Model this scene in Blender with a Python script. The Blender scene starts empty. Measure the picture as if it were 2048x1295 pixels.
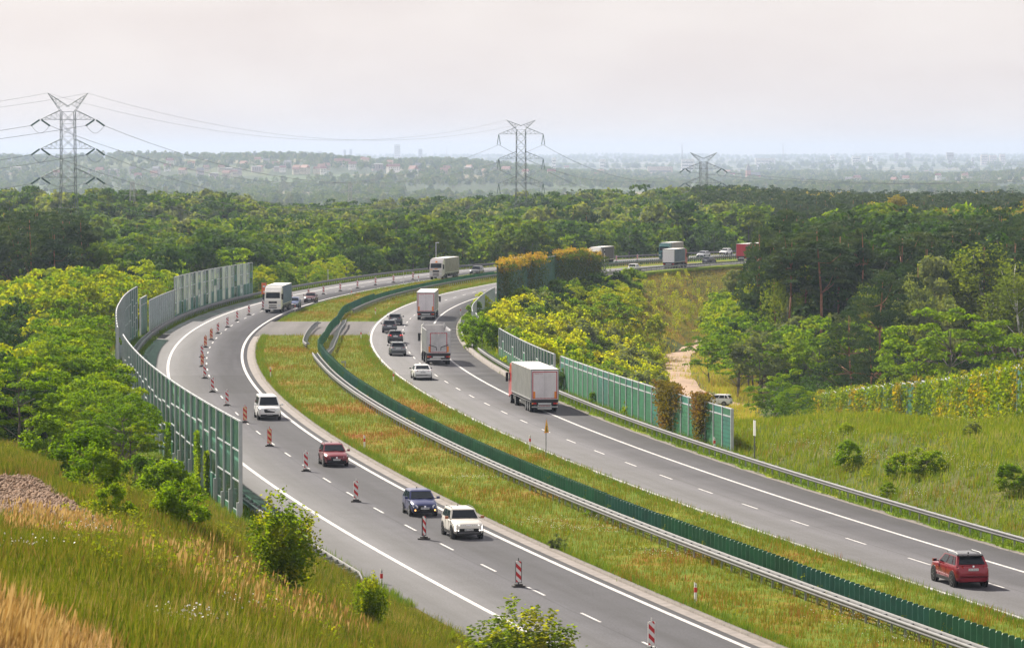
import bpy, math, random
import numpy as np
from mathutils import Vector, Matrix
rnd = random.Random(7); npr = np.random.RandomState(7)
SC = bpy.context.scene; COL = SC.collection
PI = math.pi
# ------------------------------------------------------------------ camera
H = 22.0; F = 8200.0; PIT = math.atan((647.5-308)/F)
cd = bpy.data.cameras.new('camera'); cam = bpy.data.objects.new('camera', cd); COL.objects.link(cam)
cam.location = (0, 0, H); cam.rotation_euler = (PI/2-PIT, 0, 0)
cd.sensor_width = 36; cd.lens = F/2048*36; cd.clip_start = 1; cd.clip_end = 60000
SC.camera = cam
cd.dof.use_dof = True; cd.dof.focus_distance = 320; cd.dof.aperture_fstop = 7.0
# ------------------------------------------------------------------ light
SUN_EL, SUN_AZ = math.radians(37), math.radians(-33)      # azimuth from +Y, clockwise: the sun stands ahead, to the left
sd = bpy.data.lights.new('sun', 'SUN'); sun = bpy.data.objects.new('sun', sd); COL.objects.link(sun)
sd.energy = 5.0; sd.angle = math.radians(1.2); sd.color = (1, .92, .78)
sv = Vector((math.sin(SUN_AZ)*math.cos(SUN_EL), math.cos(SUN_AZ)*math.cos(SUN_EL), math.sin(SUN_EL)))
sun.rotation_euler = sv.to_track_quat('Z', 'Y').to_euler(); sun.location = (-100, 0, 200)
W = bpy.data.worlds.new('World'); SC.world = W; W.use_nodes = True
nt = W.node_tree; nt.nodes.clear()
def nn(t, typ, **k):
    n = t.nodes.new(typ)
    for a, v in k.items():
        if a == 'ins':
            for i, x in v.items(): n.inputs[i].default_value = x
        else: setattr(n, a, v)
    return n
sky = nn(nt, 'ShaderNodeTexSky', sky_type='NISHITA', sun_disc=False, sun_elevation=SUN_EL, sun_rotation=SUN_AZ, air_density=1.5, dust_density=3.0)
tcw = nn(nt, 'ShaderNodeTexCoord')
mpw = nn(nt, 'ShaderNodeMapping'); mpw.inputs['Scale'].default_value = (1, 1, 3.2)
nzw = nn(nt, 'ShaderNodeTexNoise', ins={'Scale': 13.0, 'Detail': 6.0, 'Roughness': .5})
rpw = nn(nt, 'ShaderNodeValToRGB'); e = rpw.color_ramp.elements
e[0].position = .36; e[0].color = (8.3, 7.65, 7.65, 1); e[1].position = .6; e[1].color = (9.1, 8.55, 8.45, 1)
mxw = nn(nt, 'ShaderNodeMix', data_type='RGBA'); mxw.inputs[0].default_value = .86
bgw = nn(nt, 'ShaderNodeBackground', ins={'Strength': .0535}); ow = nn(nt, 'ShaderNodeOutputWorld')
nt.links.new(tcw.outputs['Generated'], mpw.inputs[0]); nt.links.new(mpw.outputs[0], nzw.inputs['Vector'])
nt.links.new(nzw.outputs[0], rpw.inputs[0]); nt.links.new(sky.outputs[0], mxw.inputs[6]); nt.links.new(rpw.outputs[0], mxw.inputs[7])
nt.links.new(mxw.outputs[2], bgw.inputs[0]); nt.links.new(bgw.outputs[0], ow.inputs[0])
SC.view_settings.view_transform = 'Standard'; SC.view_settings.look = 'None'; SC.view_settings.gamma = 1; SC.view_settings.exposure = 1.0
SC.cycles.max_bounces = 6; SC.cycles.diffuse_bounces = 2; SC.cycles.glossy_bounces = 3; SC.cycles.transparent_max_bounces = 6
SC.cycles.transmission_bounces = 4; SC.cycles.volume_bounces = 1; SC.cycles.caustics_reflective = False; SC.cycles.caustics_refractive = False
# ------------------------------------------------------------------ helpers
def tag(o, label=None, cat=None, group=None, kind=None):
    if label: o['label'] = label
    if cat: o['category'] = cat
    if group: o['group'] = group
    if kind: o['kind'] = kind
    return o
def empty(name, loc=(0, 0, 0), rz=0.0, label=None, cat=None, group=None):
    o = bpy.data.objects.new(name, None); COL.objects.link(o); o.location = loc; o.rotation_euler = (0, 0, rz)
    return tag(o, label, cat, group)
def link(name, me, parent=None):
    o = bpy.data.objects.new(name, me); COL.objects.link(o)
    if parent is not None: o.parent = parent
    return o
def np_mesh(name, verts, faces, mats, midx=None, smooth=False):
    """verts (n,3), faces (m,k) arrays of one k"""
    me = bpy.data.meshes.new(name); v = np.asarray(verts, 'f'); f = np.asarray(faces, 'i'); k = f.shape[1]
    me.vertices.add(len(v)); me.vertices.foreach_set('co', v.ravel())
    me.loops.add(f.size); me.loops.foreach_set('vertex_index', f.ravel())
    me.polygons.add(len(f)); me.polygons.foreach_set('loop_start', np.arange(0, f.size, k, dtype='i')); me.polygons.foreach_set('loop_total', np.full(len(f), k, 'i'))
    for m in mats: me.materials.append(m)
    if midx is not None: me.polygons.foreach_set('material_index', np.asarray(midx, 'i'))
    if smooth: me.polygons.foreach_set('use_smooth', np.ones(len(f), bool))
    me.update(calc_edges=True); return me
class MB:
    def __init__(s): s.v = []; s.f = []; s.m = []; s.mi = 0; s.mats = []
    def mat(s, m):
        if m not in s.mats: s.mats.append(m)
        s.mi = s.mats.index(m); return s
    def poly(s, pts, fs):
        b = len(s.v); s.v += [tuple(p) for p in pts]
        for f in fs: s.f.append(tuple(b+i for i in f)); s.m.append(s.mi)
        return s
    def box(s, x0, x1, y0, y1, z0, z1, M=None):
        p = [(x, y, z) for z in (z0, z1) for y in (y0, y1) for x in (x0, x1)]
        if M is not None: p = [M @ Vector(q) for q in p]
        return s.poly(p, [(0, 2, 3, 1), (4, 5, 7, 6), (0, 1, 5, 4), (2, 6, 7, 3), (0, 4, 6, 2), (1, 3, 7, 5)])
    def bar(s, a, b, r, n=4, r2=None):
        a = Vector(a); b = Vector(b); d = b-a
        if d.length < 1e-6: return s
        q = d.to_track_quat('Z', 'Y'); r2 = r if r2 is None else r2
        pts = []
        for c, rr in ((a, r), (b, r2)):
            for i in range(n):
                t = 2*PI*(i+.5)/n; pts.append(c+q @ Vector((rr*math.cos(t), rr*math.sin(t), 0)))
        fs = [(i, (i+1) % n, n+(i+1) % n, n+i) for i in range(n)]
        if n > 2: fs += [tuple(range(n-1, -1, -1)), tuple(range(n, 2*n))]
        return s.poly(pts, fs)
    def tube(s, pts, r, n=6):
        for a, b in zip(pts[:-1], pts[1:]): s.bar(a, b, r, n)
        return s
    def prism(s, prof, y0, y1, ax='y'):
        """closed profile [(x,z)] extruded along y"""
        n = len(prof); A = [(x, y0, z) for x, z in prof]+[(x, y1, z) for x, z in prof]
        return s.poly(A, [(i, n+i, n+(i+1) % n, (i+1) % n) for i in range(n)]+[tuple(range(n)), tuple(range(2*n-1, n-1, -1))])
    def cyl(s, c, r, y0, y1, n=20, r2=None):
        """cylinder with its axis along y"""
        r2 = r if r2 is None else r2
        A = [(c[0]+r*math.cos(2*PI*i/n), y0, c[1]+r*math.sin(2*PI*i/n)) for i in range(n)]+[(c[0]+r2*math.cos(2*PI*i/n), y1, c[1]+r2*math.sin(2*PI*i/n)) for i in range(n)]
        return s.poly(A, [(i, (i+1) % n, n+(i+1) % n, n+i) for i in range(n)]+[tuple(range(n-1, -1, -1)), tuple(range(n, 2*n))])
    def mesh(s, name, smooth=False):
        me = bpy.data.meshes.new(name); me.from_pydata(s.v, [], s.f)
        for m in s.mats: me.materials.append(m)
        me.polygons.foreach_set('material_index', s.m)
        if smooth: me.polygons.foreach_set('use_smooth', [True]*len(s.f))
        me.update(); return me
    def build(s, name, parent=None, smooth=False):
        return link(name, s.mesh(name, smooth), parent)
def copy_tree(o, parent=None):
    c = o.copy(); COL.objects.link(c); c.parent = parent
    for ch in list(o.children): copy_tree(ch, c)
    return c
# ------------------------------------------------------------------ materials
MT = {}
def mat(name, col, rough=.6, metal=0.0, spec=.5, nz=None, bump=None, coat=0.0, emit=None, alpha=None, trans=0.0):
    if name in MT: return MT[name]
    m = bpy.data.materials.new(name); m.use_nodes = True; t = m.node_tree; p = t.nodes['Principled BSDF']
    p.inputs['Base Color'].default_value = (*col, 1); p.inputs['Roughness'].default_value = rough; p.inputs['Metallic'].default_value = metal
    p.inputs['Specular IOR Level'].default_value = spec; p.inputs['Coat Weight'].default_value = coat; p.inputs['Coat Roughness'].default_value = .05
    if trans: p.inputs['Transmission Weight'].default_value = trans
    if emit: p.inputs['Emission Color'].default_value = (*col, 1); p.inputs['Emission Strength'].default_value = emit
    if nz:
        sc, amt = nz; tc = nn(t, 'ShaderNodeTexCoord'); n1 = nn(t, 'ShaderNodeTexNoise', ins={'Scale': sc, 'Detail': 5.0, 'Roughness': .65})
        mr = nn(t, 'ShaderNodeMapRange', ins={1: .3, 2: .7, 3: 1-amt, 4: 1+amt*.6}); vm = nn(t, 'ShaderNodeVectorMath', operation='SCALE'); vm.inputs[0].default_value = col
        t.links.new(tc.outputs['Object'], n1.inputs['Vector']); t.links.new(n1.outputs[0], mr.inputs[0]); t.links.new(mr.outputs[0], vm.inputs['Scale']); t.links.new(vm.outputs[0], p.inputs['Base Color'])
        if bump:
            b = nn(t, 'ShaderNodeBump', ins={'Strength': bump}); t.links.new(n1.outputs[0], b.inputs['Height']); t.links.new(b.outputs[0], p.inputs['Normal'])
    MT[name] = m; return m
def leafmat(name, c1, c2, c3=None, tl=.35, sc=.25, rough=.75):
    """c1..c2 by tree, noise through the crown, chance of c3 clumps; some light passes through the leaves"""
    if name in MT: return MT[name]
    m = bpy.data.materials.new(name); m.use_nodes = True; t = m.node_tree; t.nodes.clear(); c3 = c3 or c2
    oi = nn(t, 'ShaderNodeObjectInfo'); ge = nn(t, 'ShaderNodeNewGeometry'); ns = nn(t, 'ShaderNodeTexNoise', ins={'Scale': sc, 'Detail': 3.0})
    t.links.new(ge.outputs['Position'], ns.inputs['Vector'])
    a = nn(t, 'ShaderNodeMath', operation='MULTIPLY_ADD', ins={1: .55, 2: -.05}); t.links.new(oi.outputs['Random'], a.inputs[0])
    b = nn(t, 'ShaderNodeMath', operation='MULTIPLY_ADD', ins={1: .45}); t.links.new(ge.outputs['Random Per Island'], b.inputs[0]); t.links.new(a.outputs[0], b.inputs[2])
    m1 = nn(t, 'ShaderNodeMix', data_type='RGBA'); m1.inputs[6].default_value = (*c1, 1); m1.inputs[7].default_value = (*c2, 1); t.links.new(b.outputs[0], m1.inputs[0])
    r = nn(t, 'ShaderNodeMapRange', ins={1: .5, 2: .7, 3: 0.0, 4: .8}); t.links.new(ns.outputs[0], r.inputs[0])
    m2 = nn(t, 'ShaderNodeMix', data_type='RGBA'); m2.inputs[7].default_value = (*c3, 1); t.links.new(r.outputs[0], m2.inputs[0]); t.links.new(m1.outputs[2], m2.inputs[6])
    tl = min(.6, tl*1.3); d = nn(t, 'ShaderNodeBsdfPrincipled', ins={'Roughness': rough}); d.inputs['Specular IOR Level'].default_value = .05
    tr = nn(t, 'ShaderNodeBsdfTranslucent'); mx = nn(t, 'ShaderNodeMixShader', ins={0: tl}); o = nn(t, 'ShaderNodeOutputMaterial')
    t.links.new(m2.outputs[2], d.inputs['Base Color'])
    vm = nn(t, 'ShaderNodeVectorMath', operation='MULTIPLY'); vm.inputs[1].default_value = (1.9, 1.75, .25); t.links.new(m2.outputs[2], vm.inputs[0]); t.links.new(vm.outputs[0], tr.inputs[0])
    t.links.new(d.outputs[0], mx.inputs[1]); t.links.new(tr.outputs[0], mx.inputs[2]); t.links.new(mx.outputs[0], o.inputs[0])
    MT[name] = m; return m
def meadow(name, ramp, sc1=.09, sc2=.9, island=.3, tl=0.0, rough=.8, fine=None):
    """grassland colour: broad drifts of species over finer tufts"""
    if name in MT: return MT[name]
    m = bpy.data.materials.new(name); m.use_nodes = True; t = m.node_tree; t.nodes.clear()
    ge = nn(t, 'ShaderNodeNewGeometry'); n1 = nn(t, 'ShaderNodeTexNoise', ins={'Scale': sc1, 'Detail': 3.0, 'Roughness': .6}); n2 = nn(t, 'ShaderNodeTexNoise', ins={'Scale': sc2, 'Detail': 5.0, 'Roughness': .7})
    t.links.new(ge.outputs['Position'], n1.inputs['Vector']); t.links.new(ge.outputs['Position'], n2.inputs['Vector'])
    a = nn(t, 'ShaderNodeMix', data_type='FLOAT', ins={0: .42}); t.links.new(n1.outputs[0], a.inputs[2]); t.links.new(n2.outputs[0], a.inputs[3])
    b = nn(t, 'ShaderNodeMath', operation='MULTIPLY_ADD', ins={1: island, 2: -island/2}); t.links.new(ge.outputs['Random Per Island'], b.inputs[0])
    c = nn(t, 'ShaderNodeMath', operation='ADD'); t.links.new(a.outputs[0], c.inputs[0]); t.links.new(b.outputs[0], c.inputs[1])
    mr = nn(t, 'ShaderNodeMapRange', ins={1: .33, 2: .67}); t.links.new(c.outputs[0], mr.inputs[0])
    rp = nn(t, 'ShaderNodeValToRGB'); t.links.new(mr.outputs[0], rp.inputs[0])
    for i, (pos, col) in enumerate(ramp):
        el = rp.color_ramp.elements[i] if i < 2 else rp.color_ramp.elements.new(pos)
        el.position = pos; el.color = (*col, 1)
    d = nn(t, 'ShaderNodeBsdfPrincipled', ins={'Roughness': rough}); d.inputs['Specular IOR Level'].default_value = .04; o = nn(t, 'ShaderNodeOutputMaterial')
    t.links.new(rp.outputs[0], d.inputs['Base Color'])
    if tl:
        tr = nn(t, 'ShaderNodeBsdfTranslucent'); mx = nn(t, 'ShaderNodeMixShader', ins={0: tl}); t.links.new(rp.outputs[0], tr.inputs[0])
        t.links.new(d.outputs[0], mx.inputs[1]); t.links.new(tr.outputs[0], mx.inputs[2]); t.links.new(mx.outputs[0], o.inputs[0])
    else: t.links.new(d.outputs[0], o.inputs[0])
    if fine:
        bp = nn(t, 'ShaderNodeBump', ins={'Strength': fine, 'Distance': .3}); t.links.new(n2.outputs[0], bp.inputs['Height']); t.links.new(bp.outputs[0], d.inputs['Normal'])
    MT[name] = m; return m
# ------------------------------------------------------------------ road geometry (alignment measured in metres)
_K = np.arange(-60, 1021, 90.); DS = 3.; SS = np.arange(-60, 1020, DS)
_P = [-13.314, -12.074, -9.117, -6.212, -2.54, 1.727, 7.222, 10.717, 21.214, 23.595, 25.302, 27.29, 29.337]
_h = np.interp(SS, _K, _P); _h = np.convolve(np.pad(_h, 10, 'edge'), np.ones(21)/21, 'valid')
AA = np.radians(_h); XX = np.cumsum(np.sin(AA))*DS; YY = np.cumsum(np.cos(AA))*DS
_i = int(np.argmin(abs(SS))); XX = XX-XX[_i]+2.555; YY = YY-YY[_i]+180
# straight run-outs so that the ground knows the road beyond both ends
def _ext():
    global SS, XX, YY, AA
    sb = np.arange(-240, -60, DS); sa = np.arange(SS[-1]+DS, 1700, DS)
    xb = XX[0]+(sb-SS[0])*math.sin(AA[0]); yb = YY[0]+(sb-SS[0])*math.cos(AA[0])
    xa = XX[-1]+(sa-SS[-1])*math.sin(AA[-1]); ya = YY[-1]+(sa-SS[-1])*math.cos(AA[-1])
    AA = np.concatenate([np.full(len(sb), AA[0]), AA, np.full(len(sa), AA[-1])]); XX = np.concatenate([xb, XX, xa]); YY = np.concatenate([yb, YY, ya]); SS = np.concatenate([sb, SS, sa])
_ext()
_OK = [0, 150, 300, 450, 700]
def wl(s): return np.interp(s, _OK, [8.279, 7.932, 7.788, 7.742, 8.1])
def mdw(s): return np.interp(s, _OK, [15.954, 15.165, 14.723, 14.72, 15.6])
def oLI(s): return wl(s)
def oRI(s): return wl(s)+mdw(s)
def oRO(s): return wl(s)+mdw(s)+7.4
def zr(s): return -1.845*(np.clip((np.asarray(s, float)-450)/450, 0, 1.6))**2
def RP(s, o, dz=0.0):
    s = np.asarray(s, float); x = np.interp(s, SS, XX); y = np.interp(s, SS, YY); a = np.interp(s, SS, AA)
    return np.stack([x+o*np.cos(a), y-o*np.sin(a), zr(s)+dz], -1)
def rp(s, o, dz=0.0): return Vector(RP(s, o, dz).tolist())
def hd(s): return float(np.interp(s, SS, AA))
def inv(x, y):
    """(s, o) of a ground point"""
    x = np.asarray(x, float); y = np.asarray(y, float); s = np.interp(y, YY, SS)
    for _ in range(4):
        px = np.interp(s, SS, XX); py = np.interp(s, SS, YY); a = np.interp(s, SS, AA)
        s = s+((x-px)*np.sin(a)+(y-py)*np.cos(a))*.9
    px = np.interp(s, SS, XX); py = np.interp(s, SS, YY); a = np.interp(s, SS, AA)
    return s, (x-px)*np.cos(a)-(y-py)*np.sin(a)
def U(px, py, z=0.0):
    """ground point seen at a pixel of the photograph"""
    u = (px-1024)/F; v = (647.5-py)/F; c, s_ = math.cos(PIT), math.sin(PIT)
    dy = c+v*s_; dz = -s_+v*c; t = (z-H)/dz
    return Vector((u*t, dy*t, z))
def US(px, py, z=0.0):
    p = U(px, py, z); s, o = inv(p.x, p.y); return float(s), float(o)
# ------------------------------------------------------------------ terrain
LC = ([0, 60, 100, 170, 220, 260, 300, 350, 450, 2000], [20.3, 15.6, 12.2, 8.6, 6.2, 3.6, -2.5, -8, -10, -12])
RC = ([0, 200, 240, 310, 350, 400, 460, 500, 2000], [8, 5.5, 4.5, 2.0, -1.1, -4.4, -8.5, -10.8, -12])
def smin(a, b, k=1.2): return -np.log(np.exp(-a/k)+np.exp(-b/k))*k
def gz(x, y):
    x = np.asarray(x, float); y = np.asarray(y, float)
    s, o = inv(x, np.clip(y, -60, 1600)); z0 = zr(s)-.3
    lc = np.interp(y, *LC); rc = np.interp(y, *RC)
    dl = np.clip(-np.interp(y, [205, 250], [3.5, 5.8])-o, 0, None); dr = np.clip(o-(oRO(s)+5.6), 0, None)
    zl = np.where(lc > 0, smin(dl/np.interp(y, [150, 240], [2.1, 2.7]), np.maximum(lc, .01)+0*dl, .5)+.5*np.exp(-dl)*0, -smin(dl/1.8, np.maximum(-lc, .01)+0*dl, .5))
    zl = np.where(dl <= 0, 0, zl)
    zrr = np.where(rc > 0, smin(dr/3.2, np.maximum(rc, .01)+0*dr, .5), -smin(dr/1.8, np.maximum(-rc, .01)+0*dr, .5))
    zrr = np.where(dr <= 0, 0, zrr)
    z = z0+zl+zrr
    # gentle unevenness outside the road corridor
    am = np.clip((dl+dr)/6, 0, 1)
    z = z+am*(.25*np.sin(x*.31+1.3*np.sin(y*.11))+.22*np.sin(y*.23+x*.17))
    # foreground crest: the slope the camera looks down from
    far = np.clip((y-1300)/1700, 0, 1); zf = -12-18*far
    w = np.clip((y-1150)/200, 0, 1); z = z*(1-w)+zf*w
    # hills beyond the forest on the left, far rising country
    r = np.exp(-((y-7600)/1500)**2)*np.interp(x/np.maximum(y, 1), [-.13, -.09, -.05, -.02, 0, .02, .06], [40, 38, 41, 35, 20, 6, 0])
    r = r*(1+.10*np.sin(x*.0075+1)+.07*np.sin(x*.019+y*.002))
    r2 = np.interp(y, [9000, 14000, 26000], [0, 8, 38])
    r3 = np.exp(-((y-6900)/900)**2)*np.interp(x/np.maximum(y, 1), [.095, .13], [0, 20])
    return z+r+r2+r3+np.where(y > 3000, 3*np.sin(x*.004+y*.0013)+2*np.sin(x*.011-y*.0007), 0)
# ------------------------------------------------------------------ ground sheet
G_MED = [(0, (.22, .07, .02)), (.16, (.22, .12, .018)), (.36, (.15, .15, .010)), (.58, (.08, .14, .010)), (.8, (.17, .18, .012)), (1, (.25, .17, .04))]
G_SLOPE = [(0, (.22, .13, .035)), (.2, (.17, .14, .018)), (.4, (.11, .13, .008)), (.56, (.05, .085, .006)), (.7, (.11, .145, .008)), (.86, (.19, .20, .012)), (1, (.27, .19, .06))]
G_BANK = [(0, (.22, .15, .025)), (.14, (.16, .18, .010)), (.4, (.095, .165, .008)), (.66, (.17, .23, .010)), (.88, (.27, .28, .02)), (1, (.30, .26, .08))]
def ground_mat():
    m = meadow('ground_cover', [(0, (.12, .09, .035)), (.3, (.10, .10, .028)), (.55, (.06, .08, .018)), (.8, (.10, .12, .03)), (1, (.2, .17, .07))], .03, .4, 0, fine=.6)
    t = m.node_tree; rp_ = [n for n in t.nodes if n.type == 'VALTORGB'][0]; d = [n for n in t.nodes if n.type == 'BSDF_PRINCIPLED'][0]
    ge = [n for n in t.nodes if n.type == 'NEW_GEOMETRY'][0]
    vor = nn(t, 'ShaderNodeTexVoronoi', ins={'Scale': 1.0}); mp = nn(t, 'ShaderNodeMapping'); mp.inputs['Scale'].default_value = (.0045, .0022, 0)
    t.links.new(ge.outputs['Position'], mp.inputs[0]); t.links.new(mp.outputs[0], vor.inputs['Vector'])
    sp = nn(t, 'ShaderNodeSeparateColor'); t.links.new(vor.outputs['Color'], sp.inputs[0])
    rf = nn(t, 'ShaderNodeValToRGB'); rf.color_ramp.interpolation = 'CONSTANT'
    for i, (p, c) in enumerate([(0, (.045, .065, .022)), (.35, (.07, .10, .035)), (.55, (.04, .06, .02)), (.7, (.17, .15, .08)), (.82, (.09, .11, .04)), (.92, (.19, .17, .10))]):
        el = rf.color_ramp.elements[i] if i < 2 else rf.color_ramp.elements.new(p); el.position = p; el.color = (*c, 1)
    t.links.new(sp.outputs[0], rf.inputs[0])
    sx = nn(t, 'ShaderNodeSeparateXYZ'); t.links.new(ge.outputs['Position'], sx.inputs[0])
    mr = nn(t, 'ShaderNodeMapRange', ins={1: 1800.0, 2: 2600.0}); t.links.new(sx.outputs[1], mr.inputs[0])
    mx = nn(t, 'ShaderNodeMix', data_type='RGBA'); t.links.new(mr.outputs[0], mx.inputs[0]); t.links.new(rp_.outputs[0], mx.inputs[6]); t.links.new(rf.outputs[0], mx.inputs[7]); t.links.new(mx.outputs[2], d.inputs['Base Color'])
    return m
def ground():
    ys = np.concatenate([np.arange(-40, 60, 5), np.arange(60, 460, 1.6), np.arange(460, 1150, 4), 1150*1.035**np.arange(0, 94)]); ts = np.linspace(-1, 1, 321)
    Y, T = np.meshgrid(ys, ts, indexing='ij'); X = T*(34+.2*np.maximum(Y, 0)); Z = gz(X, Y)
    n, m = Y.shape; idx = np.arange(n*m).reshape(n, m)
    f = np.stack([idx[:-1, :-1], idx[:-1, 1:], idx[1:, 1:], idx[1:, :-1]], -1).reshape(-1, 4)
    return link('ground', np_mesh('ground', np.stack([X, Y, Z], -1).reshape(-1, 3), f, [ground_mat()], smooth=True))
tag(ground(), kind='structure')
# ------------------------------------------------------------------ pavement
def asphalt(name, base, seed):
    m = bpy.data.materials.new(name); m.use_nodes = True; t = m.node_tree; p = t.nodes['Principled BSDF']; p.inputs['Roughness'].default_value = .82; p.inputs['Specular IOR Level'].default_value = .3
    ge = nn(t, 'ShaderNodeNewGeometry'); uv = nn(t, 'ShaderNodeUVMap', uv_map='road'); sx = nn(t, 'ShaderNodeSeparateXYZ'); t.links.new(uv.outputs[0], sx.inputs[0])
    n1 = nn(t, 'ShaderNodeTexNoise', ins={'Scale': 9.0, 'Detail': 2.0}); t.links.new(ge.outputs['Position'], n1.inputs['Vector'])
    mp = nn(t, 'ShaderNodeMapping'); mp.inputs['Scale'].default_value = (1.1, .035, 1); mp.inputs['Location'].default_value = (seed, seed, 0); n2 = nn(t, 'ShaderNodeTexNoise', ins={'Scale': 1.0, 'Detail': 4.0, 'Roughness': .6})
    t.links.new(uv.outputs[0], mp.inputs[0]); t.links.new(mp.outputs[0], n2.inputs['Vector'])
    # wheel tracks: each lane is polished darker down its middle
    w = nn(t, 'ShaderNodeMath', operation='SINE'); k = nn(t, 'ShaderNodeMath', operation='MULTIPLY_ADD', ins={1: 2*PI/3.75, 2: -PI/2}); t.links.new(sx.outputs[0], k.inputs[0]); t.links.new(k.outputs[0], w.inputs[0])
    w2 = nn(t, 'ShaderNodeMapRange', ins={1: -1.0, 2: 1.0, 3: 1.10, 4: .78}); t.links.new(w.outputs[0], w2.inputs[0])
    a1 = nn(t, 'ShaderNodeMapRange', ins={1: .3, 2: .7, 3: .74, 4: 1.26}); t.links.new(n1.outputs[0], a1.inputs[0])
    a2 = nn(t, 'ShaderNodeMapRange', ins={1: .3, 2: .7, 3: .78, 4: 1.18}); t.links.new(n2.outputs[0], a2.inputs[0])
    # relaid stretches of another age
    rl = nn(t, 'ShaderNodeValToRGB'); rl.color_ramp.interpolation = 'CONSTANT'
    dv = nn(t, 'ShaderNodeMath', operation='DIVIDE', ins={1: 1000.0}); t.links.new(sx.outputs[1], dv.inputs[0]); t.links.new(dv.outputs[0], rl.inputs[0])
    for i, (q, c) in enumerate([(0, 1.0), (.196, .74), (.228, 1.04), (.302, 1.0), (.318, .9), (.33, 1.12), (.43, 1.2), (.455, .98), (.47, 1.22)]):
        el = rl.color_ramp.elements[i] if i < 2 else rl.color_ramp.elements.new(q); el.position = q; el.color = (c/1.3, c/1.3, c/1.3, 1)
    mm = [nn(t, 'ShaderNodeMath', operation='MULTIPLY') for _ in range(4)]
    t.links.new(a1.outputs[0], mm[0].inputs[0]); t.links.new(a2.outputs[0], mm[0].inputs[1]); t.links.new(mm[0].outputs[0], mm[1].inputs[0]); t.links.new(w2.outputs[0], mm[1].inputs[1])
    t.links.new(mm[1].outputs[0], mm[2].inputs[0]); t.links.new(rl.outputs[0], mm[2].inputs[1]); mm[3].inputs[1].default_value = 1.3; t.links.new(mm[2].outputs[0], mm[3].inputs[0])
    # sealed joint between the lanes, wandering a little
    jn = nn(t, 'ShaderNodeMath', operation='MULTIPLY_ADD', ins={1: .5}); t.links.new(n2.outputs[0], jn.inputs[0]); t.links.new(sx.outputs[0], jn.inputs[2]); js = nn(t, 'ShaderNodeMath', operation='SUBTRACT', ins={1: 4.22}); t.links.new(jn.outputs[0], js.inputs[0]); ja = nn(t, 'ShaderNodeMath', operation='ABSOLUTE'); t.links.new(js.outputs[0], ja.inputs[0])
    jr = nn(t, 'ShaderNodeMapRange', ins={1: .03, 2: .09, 3: .72, 4: 1.0}); t.links.new(ja.outputs[0], jr.inputs[0]); jm = nn(t, 'ShaderNodeMath', operation='MULTIPLY'); t.links.new(mm[3].outputs[0], jm.inputs[0]); t.links.new(jr.outputs[0], jm.inputs[1])
    # dirt gathered on the shoulders in long streaks
    n3 = nn(t, 'ShaderNodeTexNoise', ins={'Scale': .35, 'Detail': 6.0, 'Roughness': .7}); t.links.new(ge.outputs['Position'], n3.inputs['Vector']); d3 = nn(t, 'ShaderNodeMapRange', ins={1: .35, 2: .7, 3: 1.08, 4: .84}); t.links.new(n3.outputs[0], d3.inputs[0]); dm = nn(t, 'ShaderNodeMath', operation='MULTIPLY'); t.links.new(jm.outputs[0], dm.inputs[0]); t.links.new(d3.outputs[0], dm.inputs[1]); mm[3] = dm
    vm = nn(t, 'ShaderNodeVectorMath', operation='SCALE'); vm.inputs[0].default_value = base; t.links.new(mm[3].outputs[0], vm.inputs['Scale']); t.links.new(vm.outputs[0], p.inputs['Base Color'])
    return m
M_ASL = asphalt('asphalt_old', (.061, .060, .072), 3.0); M_ASR = asphalt('asphalt_worn', (.063, .061, .073), 11.0)
M_CONC = mat('concrete_gutter', (.20, .175, .165), .9, nz=(1.2, .35)); M_KERB = mat('kerb_stone', (.14, .12, .105), .9, nz=(2.0, .45)); M_PAINT = mat('road_paint', (.46, .45, .45), .6, nz=(1.4, .38))
def strip(name, s0, s1, o0, o1, dz, m, step=2.5, u0=0.0, thick=0.0, kind='structure', parent=None, jit=0.0):
    s = np.linspace(s0, s1, max(2, int(abs(s1-s0)/step)+1)); f0 = o0(s) if callable(o0) else np.full(len(s), o0); f1 = o1(s) if callable(o1) else np.full(len(s), o1)
    if jit: f1 = f1+jit*(np.sin(s*1.7)+np.sin(s*.63+2)+.8*np.sin(s*4.1))*.5
    A = RP(s, f0, dz); B = RP(s, f1, dz); n = len(s); V = [A, B]
    if thick: V += [RP(s, f0, dz-thick), RP(s, f1, dz-thick)]
    V = np.concatenate(V); i = np.arange(n-1); fs = [np.stack([i, i+n, i+n+1, i+1], -1)]
    if thick: fs += [np.stack([i, i+1, i+1+2*n, i+2*n], -1), np.stack([i+n, i+3*n, i+3*n+1, i+n+1], -1)]
    me = np_mesh(name, V, np.concatenate(fs), [m]); ul = me.uv_layers.new(name='road')
    li = np.zeros(len(me.loops), 'i'); me.loops.foreach_get('vertex_index', li); oo = np.tile(np.concatenate([f0-u0(s) if callable(u0) else f0-u0, f1-u0(s) if callable(u0) else f1-u0]), 2 if thick else 1); sv_ = np.tile(np.concatenate([s, s]), 2 if thick else 1)
    ul.data.foreach_set('uv', np.stack([oo[li], sv_[li]], -1).astype('f').ravel())
    o = link(name, me, parent); return tag(o, kind=kind) if kind else o
E0, E1 = -110, 1000
CR0, CR1 = 282, 352          # the paved gap in the median
s_cr0 = US(600, 671)[0]; s_cr1 = US(600, 643)[0]
strip('road_left', E0, E1, lambda s: 0*s-3.1, lambda s: oLI(s)+.55, 0.0, M_ASL, thick=.25, jit=0)
strip('road_right', E0, E1, lambda s: oRI(s)-.45, lambda s: oRO(s)+3.0, 0.0, M_ASR, thick=.25, u0=lambda s: oRI(s), jit=.12)
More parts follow.
